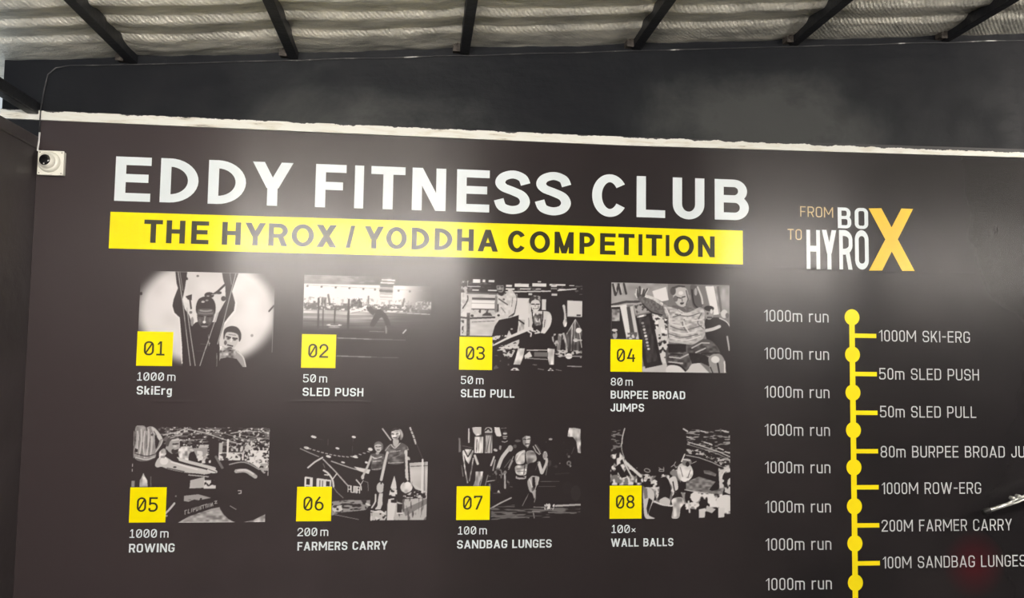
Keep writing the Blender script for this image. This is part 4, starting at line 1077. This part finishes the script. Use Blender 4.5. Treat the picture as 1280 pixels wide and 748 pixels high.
def pic7():
    c = Ink((572, 535.8, 726, 649.6), 7); c.f(568, 530, 9.12)
    c.p(.5, '42,170 62,180 72,330 45,335'); c.l(.85, 17, '155,75 158,222'); c.p(.82, '192,58 240,50 295,52 296,140 240,152 205,110'); c.r(.75, 335, 92, 420, 118); c.p(.75, '330,90 345,60 380,50 415,62 420,90'); c.l(.04, 17, '345,92 375,68 400,92', 1)
    c.r(.84, 222, 160, 320, 342); c.r(.78, 338, 128, 422, 342); c.shade('222,128 422,128 422,342 222,342', .35, 1.6, 12); c.ln(.2, 7, '345,150 348,330', '395,150 360,330', '408,150 408,340', '250,190 245,330'); c.r(.3, 335, 128, 422, 146); c.p(.9, '443,52 502,55 526,150 505,158 470,152 450,110')
    c.p(.82, '110,300 205,300 212,330 162,468 128,420 88,320'); c.ln(.05, 13, '105,300 150,385 200,300'); c.p(.04, '85,245 195,260 205,292 85,290'); c.l(.5, 6, '88,262 200,285'); c.ln(.78, 14, '92,330 120,520 152,672', '210,400 195,520 172,650'); c.l(.55, 9, '82,480 100,600'); c.shade('82,300 215,300 215,670 82,670', .4, 2.5, 4)
    c.p(.03, '222,352 452,352 412,542 218,542'); c.l(.85, 26, '228,372 262,462'); c.l(.82, 20, '446,385 412,480'); c.l(.65, 16, '458,420 436,535'); c.e(.8, 460, 310, 24, 14, 20)
    c.p(.78, '240,548 325,548 318,600 290,660 280,712 212,712 240,640'); c.shade('240,548 325,548 280,712 212,712', .5, 3, 7); c.l(.6, 13, '318,600 292,705'); c.l(.55, 12, '378,590 352,700'); c.l(.8, 9, '372,660 420,650')
    c.e(.25, 565, 140, 30, 50); c.e(.85, 565, 124, 24, 10); c.ln(.75, 9, '545,158 590,158', '550,178 580,182'); c.l(.8, 8, '532,212 565,220 596,206', 1); c.l(.5, 8, '520,65 580,62'); c.p(.6, '505,255 530,262 520,310 498,300')
    c.f(610, 530, 5.98)
    # sandbag over the shoulders, the man in front
    c.l(.82, 27, '74,328 100,260 148,196', 1); c.e(.75, 160, 190, 20, 24); c.e(.35, 195, 175, 14, 14); c.e(.4, 215, 135, 22, 10); c.l(.4, 8, '120,330 165,270'); c.l(.6, 8, '150,345 180,280'); c.l(.7, 7, '185,250 150,330')
    c.p(.55, '250,100 268,84 298,88 310,115 304,160 286,190 268,180 252,150', 1); c.p(.85, '276,100 300,98 304,130 296,168 280,170', 1); c.ln(.06, 6, '256,122 276,124', '286,122 304,120'); c.l(.1, 7, '272,158 296,156'); c.p(.08, '248,112 252,88 280,78 306,88 300,100 270,98', 1); c.p(.04, '256,160 270,172 288,188 262,196')
    c.p(.78, '196,262 212,226 258,202 272,220 270,285 250,305 212,304', 1); c.p(.62, '278,215 330,208 352,240 356,275 330,296 292,308 280,280', 1); c.p(.8, '200,322 250,312 288,306 284,345 278,382 240,388 206,372', 1); c.l(.06, 5, '272,210 270,300 262,380'); c.l(.08, 7, '205,308 250,312 275,300', 1); c.ln(.35, 4, '212,340 282,336', '212,360 278,358'); c.shade('196,202 356,202 356,390 196,390', .4, 4, 4); c.l(.95, 9, '210,275 235,230 255,215', 1)
    c.p(.75, '205,392 240,404 282,390 278,412 240,420 205,410'); c.l(.05, 5, '215,400 270,404'); c.p(.06, '290,312 345,300 340,390 300,398', 1)
    c.ln(.75, 8, '330,175 352,215 378,235', '345,165 372,205 385,230', '352,270 330,285'); c.ln(.4, 5, '355,160 390,215'); c.e(.8, 420, 242, 17, 32); c.ln(.2, 4, '412,225 414,262', '424,222 426,262'); c.l(.85, 24, '374,296 396,368'); c.l(.8, 20, '400,370 430,300 432,270', 1); c.l(.5, 6, '440,310 428,385'); c.l(.35, 5, '370,290 350,350')
    c.p(.03, '172,420 290,415 285,520 245,600 215,668 178,660'); c.p(.72, '290,432 318,395 342,392 378,402 368,450 352,490 345,560 328,520 305,500', 1); c.p(.04, '325,400 345,400 352,470 338,500 325,470'); c.l(.95, 7, '305,415 330,480'); c.l(.85, 6, '372,405 366,455'); c.ln(.6, 6, '302,520 275,570 255,610', '352,500 350,560 338,600'); c.p(.03, '300,520 340,560 345,700 290,690 270,620'); c.ln(.7, 6, '335,650 345,700', '285,695 305,698'); c.e(.4, 330, 490, 8, 16)
    c.l(.72, 11, '22,628 95,588 172,552'); c.ln(.42, 5, '385,434 530,432', '375,470 500,470', '160,470 182,472'); c.ln(.75, 14, '505,612 600,608 690,604'); c.ln(.6, 7, '340,620 430,622', '500,632 560,634', '450,660 660,664', '330,650 420,648'); c.crowd('420,590 500,590 490,640 420,640', .9, 3, 2, .45); c.crowd('25,630 690,620 690,690 25,710', .45, 16, 1.6, .52); c.crowd('25,600 200,600 200,700 25,700', .4, 14, 1.8, .5)
    c.p(.8, '600,38 640,36 686,46 690,226 668,220 655,140 630,105 588,102 594,60'); c.shade('588,36 690,36 690,226 588,102', .4, 3, 5); c.e(.75, 460, 122, 14, 8); c.e(.5, 600, 298, 18, 18); c.e(.05, 600, 300, 8, 9); c.e(.6, 612, 320, 8, 8); c.e(.5, 600, 250, 9, 10); c.e(.5, 532, 300, 6, 5); c.l(.3, 7, '620,230 640,180'); c.e(.12, 570, 180, 60, 40, 0, .5); c.e(.22, 655, 520, 38, 60, 0, .6); c.e(.2, 590, 480, 40, 50, 0, .4); c.l(.3, 12, '500,378 600,372', 0, .5); c.crowd('420,100 600,130 590,340 440,330', .3, 6, 6, .66, .8)
    c.l(.75, 13, '122,360 126,480'); c.e(.6, 125, 365, 12, 12); c.p(.85, '68,512 78,492 90,514'); c.e(.55, 86, 384, 6, 5); c.l(.8, 6, '0,430 48,424'); c.l(.5, 4, '40,518 95,518'); c.crowd('0,330 200,330 190,500 0,500', .5, 4, 5, .66)
    return c

def pic8():
    c = Ink((762, 536.6, 912, 649.8), 8); c.f(758, 532, 6.13)
    c.crowd('600,40 945,35 945,330 610,190', .7, 6, 1.6, .58, .9); c.crowd('30,40 120,35 110,190 30,210', .6, 5, 1.6, .56, .8)
    c.l(.9, 11, '580,34 612,54'); c.ln(.8, 8, '606,95 640,108', '615,135 740,172 860,212 942,250'); c.ln(.7, 5, '615,155 740,190 860,232 942,272', '640,70 700,80', '720,130 800,150'); c.l(.8, 6, '600,236 700,255 800,290 890,332'); c.ln(.85, 9, '740,135 770,145', '780,150 802,158', '850,180 890,196', '905,210 940,220', '715,50 750,58', '880,45 930,60'); c.e(.7, 630, 208, 16, 14); c.crowd('600,190 700,190 760,240 620,225', .8, 4, 2, .55); c.crowd('700,235 945,270 945,330 860,310', .75, 3, 2.5, .5)
    c.p(.03, '600,250 945,345 945,440 800,480 640,420'); c.p(.45, '735,352 780,352 836,380 830,400 740,376'); c.shade('735,352 836,352 836,400 735,400', .3, 4, 3)
    # round target hanging over the crowd
    c.e(.025, 345, 150, 238, 236); c.l(.8, 9, '132,34 116,100 112,150', 1); c.l(.85, 5, '108,150 112,200 130,255', 1); c.ln(.6, 4, '45,80 100,86', '60,120 75,150')
    c.p(.5, '25,235 100,215 135,265 180,330 260,378 330,392 400,394 470,378 540,328 562,440 500,545 480,600 290,600 270,560 270,462 25,462')
    c.crowd('25,235 100,215 135,265 180,330 260,378 400,394 540,328 562,440 500,545 290,600 270,462 25,462', .95, 5, 6, .44); c.crowd('25,235 100,215 135,265 180,330 260,378 400,394 540,328 562,440 500,545 290,600 270,462 25,462', .03, 5, 7, .50)
    c.l(.9, 22, '150,300 205,350 255,395', 1); c.l(.85, 12, '110,240 150,330 200,420', 1); c.p(.03, '95,300 150,400 110,410 60,330')
    c.p(.03, '395,425 440,400 470,430 486,500 470,570 420,560 385,580 400,500', 1); c.e(.9, 340, 440, 22, 16); c.e(.88, 300, 400, 26, 20); c.l(.8, 18, '300,410 340,520 350,560', 1); c.l(.9, 16, '352,440 385,520', 1); c.e(.55, 508, 372, 30, 22); c.p(.9, '470,420 520,400 540,480 520,520 490,470', 1); c.l(.05, 9, '500,440 515,510 540,500', 1); c.e(.06, 440, 435, 14, 18); c.crowd('270,390 400,395 400,480 280,480', .04, 4, 4, .5)
    # letters round its rim, seen upside down
    for k in range(18):
        a0, a1 = 2 * PI * k / 18, 2 * PI * (k + 1) / 18
        c.l(.75, 6, f'{305 + 22 * math.cos(a0)},{353 + 13 * math.sin(a0) + 4 * math.cos(a0)} {305 + 22 * math.cos(a1)},{353 + 13 * math.sin(a1) + 4 * math.cos(a1)}')
    c.ln(.75, 6, '430,328 432,360', '431,360 398,360 396,346 430,344', '412,344 394,332'); c.ln(.75, 6, '520,288 508,310 486,326', '508,310 524,332 532,322'); c.e(.5, 226, 334, 6, 4)
    # referee in white
    c.p(.92, '536,330 560,300 610,296 645,330 655,380 632,420 590,440 550,420 534,380', 1); c.shade('534,296 655,296 655,440 534,440', .18, 5, 5); c.e(.5, 606, 290, 38, 30); c.e(.05, 612, 305, 14, 20); c.l(.9, 9, '580,268 630,276'); c.l(.8, 5, '645,300 680,284'); c.ln(.3, 5, '556,330 575,400', '635,350 615,405'); c.l(.9, 10, '566,285 590,230'); c.p(.03, '560,440 600,440 590,480 560,560 540,560 560,490'); c.l(.9, 12, '632,385 615,430')
    # mats and the lower crowd
    c.p(.5, '600,440 700,400 830,440 900,480 880,540 720,530 600,505'); c.shade('600,400 900,440 880,540 600,505', .35, 4, 2); c.l(.9, 6, '590,500 700,520 860,545'); c.p(.03, '780,500 830,440 860,460 850,500 800,510'); c.crowd('850,330 945,320 945,540 860,500', .85, 6, 6, .48); c.l(.9, 12, '870,410 900,360 940,350', 1)
    c.p(.85, '490,580 520,560 570,560 590,600 560,640 545,712 490,712 500,640', 1); c.shade('490,560 590,560 545,712 490,712', .4, 4, 6); c.p(.6, '560,520 945,540 945,690 600,640'); c.crowd('560,520 945,540 945,690 600,650', .97, 6, 6, .42); c.crowd('560,520 945,540 945,715 600,715', .03, 6, 6, .5); c.e(.95, 672, 556, 36, 40); c.e(.03, 734, 604, 32, 32); c.p(.94, '840,570 900,540 945,560 945,660 880,650 840,620', 1); c.p(.9, '850,640 900,640 895,710 850,715'); c.p(.9, '700,650 750,640 745,712 700,715'); c.l(.85, 14, '620,590 628,670'); c.p(.8, '760,620 830,650 800,680 750,660')
    c.p(.03, '355,610 490,630 480,719 330,719'); c.l(.95, 12, '360,588 420,612 492,622', 1); c.p(.85, '400,580 440,555 480,580 470,618 410,605', 1); c.p(.86, '280,500 345,500 360,560 330,640 318,690 365,716 300,718 280,660', 1); c.p(.04, '318,560 345,580 325,640 310,690 300,640'); c.p(.5, '275,480 305,490 310,560 285,570')
    return c

PAINT = [pic1, pic2, pic3, pic4, pic5, pic6, pic7, pic8]
def make_photo(i, x0, x1, z0, z1):
    c = PAINT[i]()
    nx, nz = int(c.W / 2), int(c.H / 2)
    # soften by a small box filter, then read at the sheet's grid points
    a = c.a
    for _ in range(2):
        p = np.pad(a, 1, mode='edge')
        a = (p[:-2, 1:-1] + p[2:, 1:-1] + p[1:-1, :-2] + p[1:-1, 2:] + 2 * p[1:-1, 1:-1]) / 6
    gx = np.linspace(0, c.W - 1, nx + 1).round().astype(int); gz = np.linspace(c.H - 1, 0, nz + 1).round().astype(int)
    t = np.clip(a[np.ix_(gz, gx)], 0, 1)
    lin = 0.76 * np.clip(t - 0.03, 0, 1) ** 2.2
    xs, zs = np.linspace(x0, x1, nx + 1), np.linspace(z0, z1, nz + 1)
    v = np.zeros(((nx + 1) * (nz + 1), 3))
    v[:, 0] = np.tile(xs, nz + 1); v[:, 1] = YM - 0.0006; v[:, 2] = np.repeat(zs, nx + 1)
    ii, jj = np.meshgrid(np.arange(nx), np.arange(nz))
    k = (jj * (nx + 1) + ii).ravel()
    f = np.stack([k, k + 1, k + nx + 2, k + nx + 1], 1)
    me = bpy.data.meshes.new('photo_print')
    me.from_pydata(v.tolist(), [], f.tolist())
    at = me.color_attributes.new('ink', 'FLOAT_COLOR', 'POINT')
    col = np.ones((len(v), 4))
    L = lin.ravel()
    col[:, 0] = L; col[:, 1] = L * 0.985; col[:, 2] = L * 0.995
    at.data.foreach_set('color', col.ravel())
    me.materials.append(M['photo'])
    me.update()
    o = bpy.data.objects.new('photo_print', me)
    C.objects.link(o)
    o.parent = mural
    return o

# the eight pictures with their number tiles and captions
PICS = [dict(n='Q!', a='!QQQ m', b='SkiErg', ax=(0.003, 0.154), bx=(0.004, 0.142)),
        dict(n='Q2', a='5Q m', b='SLED PUSH', ax=(0.667, 0.766), bx=(0.667, 0.917)),
        dict(n='Q3', a='5Q m', b='SLED PULL', ax=(1.326, 1.423), bx=(1.327, 1.557)),
        dict(n='Q4', a='8Q m', b='BURPEE BROAD', b2='JUMPS', ax=(1.979, 2.077), bx=(1.979, 2.313), b2x=(1.978, 2.128)),
        dict(n='Q5', a='!QQQ m', b='ROWING', ax=(0.002, 0.153), bx=(0.002, 0.179)),
        dict(n='Q6', a='2QQ m', b='FARMERS CARRY', ax=(0.664, 0.789), bx=(0.666, 1.033)),
        dict(n='Q7', a='!QQ m', b='SANDBAG LUNGES', ax=(1.326, 1.448), bx=(1.323, 1.726)),
        dict(n='Q8', a='!QQ*', b='WALL BALLS', ax=(1.986, 2.093), bx=(1.984, 2.260))]
PLAB = ['printed picture of an athlete pulling cords beside another man, tile 01', 'printed picture of an athlete pushing a low sled, tile 02',
        'printed picture of a seated woman pulling a rope, tile 03', 'printed picture of a man leaping with arms raised, tile 04',
        'printed picture of a rower at a big flywheel, tile 05', 'printed picture of two women carrying weights, tile 06',
        'printed picture of a bare-chested man with a sandbag, tile 07', 'printed picture of a crowd under a round target, tile 08']
for i, P in enumerate(PICS):
    c, r = i % 4, i // 4
    x0, zt = 0.66 * c, 1.870 - 0.634 * r
    wd = (0.540, 0.534, 0.531, 0.538)[c]
    ph = make_photo(i, x0 - 0.001, x0 - 0.001 + wd, zt - 0.391, zt)
    ph['label'] = PLAB[i]
    pen = Pen(YM - 0.0014)
    tx, tz = x0 - 0.003, 1.479 - 0.6325 * r
    rect(pen, tx, tx + 0.1415, tz, tz + 0.141)
    tile = pen.b
    pen2 = Pen(YM - 0.0018)
    pen2.b = tile
    write(pen2, P['n'], tx + 0.028, tx + 0.110, tz + 0.043, tz + 0.101, 'mono', 1)
    tile.build('number_tile', [M['ink_yellow'], M['ink_dark']], ph)['label'] = 'yellow square tile numbered 0%d' % (i + 1)
    za = 1.4185 - 0.6325 * r
    line_of_words('distance_caption', P['a'], *P['ax'], za, za + 0.034, 'mono', M['ink_white'], YM - 0.0010)
    zb = 1.362 - 0.634 * r
    line_of_words('exercise_caption', P['b'], *P['bx'], zb, zb + 0.0345, 'cap', M['ink_white'], YM - 0.0010)
    if 'b2' in P: line_of_words('exercise_caption', P['b2'], *P['b2x'], 1.306, 1.3405, 'cap', M['ink_white'], YM - 0.0010)

# ------------------------------------------------------------------ security camera in the corner
def make_camera_box():
    root = empty('security_camera', (-0.364, 0, 2.300))
    tag(root, 'white dome security camera on a square box in the corner left of the title', 'security camera')
    m = MB(); m.box(-0.049, 0.049, -0.028, -0.0042, -0.049, 0.049)
    m.build('junction_box', M['plastic_white'], root, 0.004)
    m = MB(); m.box(-0.0505, 0.0505, -0.033, -0.028, -0.0505, 0.0505)
    m.build('front_plate', M['plastic_white'], root, 0.002)
    T0 = Matrix.Translation((-0.004, -0.033, 0.003)) @ Matrix.Rotation(PI / 2, 4, 'X')
    m = MB(); m.lathe([(0.043, -0.001), (0.043, 0.005), (0.041, 0.011), (0.036, 0.015), (0.030, 0.016)], T0)
    m.build('base_ring', M['plastic_ring'], root)
    d = Vector((-0.10, -0.99, 0.04)).normalized()
    q = d.to_track_quat('Z', 'Y').to_matrix().to_4x4()
    T1 = Matrix.Translation((-0.006, -0.046, 0.004)) @ q
    prof = [(0.032 * math.sin(a), 0.032 * math.cos(a)) for a in [math.radians(k) for k in range(160, 44, -6)]]
    m = MB(); m.lathe(prof + [(0.0232, 0.0228), (0.0222, 0.0218)], T1)
    ball = m.build('eyeball', M['plastic_white'], root)
    m = MB(); m.lathe([(0.0226, 0.0215), (0.021, 0.0240), (0.013, 0.0256), (0.0001, 0.0262)], T1)
    m.build('lens_window', M['lens'], ball)['label'] = 'round black lens window'
    m = MB(); m.lathe([(0.0001, 0.001), (0.0022, 0.0008), (0.0026, 0.0), (0.0026, -0.001)], T1 @ Matrix.Translation((0.0, -0.0165, 0.0256)), 12)
    m.build('sensor', M['plastic_white'], ball)
    for sx in (-1, 1):
        for sz in (-1, 1):
            m = MB()
            m.lathe([(0.0001, 0.0012), (0.0024, 0.001), (0.0026, -0.0005)], Matrix.Translation((0.0425 * sx, -0.033, 0.0425 * sz)) @ Matrix.Rotation(PI / 2, 4, 'X'), 12)
            m.build('screw', M['screw'], root)
make_camera_box()

# its cable
def make_cable():
    root = empty('camera_cable', (-0.424, 0, 2.35))
    tag(root, 'thin cable running down the corner from the roof to the security camera', 'cable')
    P3 = [(x / 10, -0.005, roof_z(x / 10) - 0.039 + 0.002 * math.sin(x * 1.7)) for x in range(40, -2, -2)] + [(-0.20, -0.006, 2.726), (-0.32, -0.006, 2.718), (-0.375, -0.006, 2.705), (-0.405, -0.006, 2.675), (-0.414, -0.007, 2.62),
          (-0.420, -0.008, 2.559), (-0.421, -0.016, 2.525), (-0.421, -0.0165, 2.48), (-0.4225, -0.009, 2.43)]
    m = MB(); m.tube([(x + 0.424, y, z - 2.35) for x, y, z in P3], 0.0026, 8)
    m.build('dark_run', M['cable'], root)['label'] = 'dark painted run of the cable'
    P4 = [(-0.4225, -0.009, 2.43), (-0.4225, -0.012, 2.39), (-0.4210, -0.022, 2.352), (-0.414, -0.024, 2.349)]
    m = MB(); m.tube([(x + 0.424, y, z - 2.35) for x, y, z in P4], 0.0036, 8)
    m.build('white_run', M['cable_white'], root)['label'] = 'white end of the cable'
make_cable()

# ------------------------------------------------------------------ metal bar in front of the mural at the right
def make_bar():
    root = empty('metal_bar', (4.2, 0, 0.98))
    tag(root, 'polished metal bar with a black rubber tip in front of the mural, right edge', 'bar')
    A, B_ = Vector((3.664, -0.08, 0.880)), Vector((4.2, -0.08, 1.03))
    def L(p): return tuple(Vector(p) - Vector((4.2, 0, 0.98)))
    d = (B_ - A).normalized()
    m = MB(); m.tube([L(A + d * 0.02), L(A + d * 0.13)], 0.0085, 14)
    m.build('rod', M['chrome'], root)
    m = MB(); m.tube([L(A - d * 0.012), L(A - d * 0.010), L(A + d * 0.022), L(A + d * 0.024)], 0.011, 16, radii=[0.009, 0.0125, 0.0125, 0.010])
    m.build('rubber_tip', M['rubber'], root)
    up = Vector((-d.z, 0, d.x))
    m = MB()
    P = lambda s, u: A + d * s + up * u
    m.tube([L(P(0.11, 0.003)), L(P(0.16, 0.010)), L(P(0.30, 0.020)), L(P(0.56, 0.022))], 0.006, 12)
    m.tube([L(P(0.11, -0.003)), L(P(0.16, -0.004)), L(P(0.20, 0.000)), L(P(0.30, 0.005)), L(P(0.56, 0.006))], 0.0045, 12)
    m.build('fork', M['chrome'], root)
    for s in (0.142, 0.172):
        m = MB()
        c = P(s, 0.021)
        m.lathe([(0.0001, 0.016), (0.006, 0.015), (0.0085, 0.010), (0.0085, -0.010), (0.006, -0.012), (0.0001, -0.0125)], Matrix.Translation(L(c)) @ Matrix.Rotation(PI / 2, 4, 'X'), 16)
        m.build('bolt', M['chrome'], root)
    e = P(0.555, 0.014)
    m = MB()
    c = Vector(L(e))
    m.box(c.x - 0.02, c.x + 0.02, -0.095, -0.0045, c.z - 0.04, c.z + 0.04)
    m.build('wall_bracket', M['steel_black'], root, 0.003)
make_bar()

# ------------------------------------------------------------------ tube lamps under the roof, the last an added fill lamp
TUBE_MATS = {}
TUBE_LABEL = ['white tube lamp hanging by the side wall, first of the row', 'white tube lamp hanging second from the side wall', 'white tube lamp hanging third from the side wall', 'dimmer tube lamp hanging farthest from the side wall', 'added fill lamp, out of view at the far right, brightening the mural']
for i, (x0, x1, y, z, share) in enumerate(TUBES):
    xc = (x0 + x1) / 2
    root = empty('tube_lamp', (xc, y, z))
    tag(root, TUBE_LABEL[i], 'lamp', 'tube lamps under the roof')
    hl = (x1 - x0) / 2
    if share not in TUBE_MATS: TUBE_MATS[share] = glow('lit_tube', TUBE_STRENGTH * share)
    m = MB(); m.tube([(-hl + 0.01, 0, 0), (hl - 0.01, 0, 0)], 0.017, 12)
    m.build('lit_tube', TUBE_MATS[share], root)
    m = MB(); m.box(-hl, hl, -0.02, 0.02, 0.022, 0.055); m.box(-hl, -hl + 0.01, -0.018, 0.018, -0.018, 0.03); m.box(hl - 0.01, hl, -0.018, 0.018, -0.018, 0.03)
    m.build('housing', M['housing'], root)
    m = MB()
    for s in (-0.8, 0.8):
        m = MB(); m.tube([(s * hl, 0, 0.055), (s * hl, 0, roof_z(xc + s * hl) - z + 0.02)], 0.003, 6)
        m.build('hanger', M['steel_black'], root)
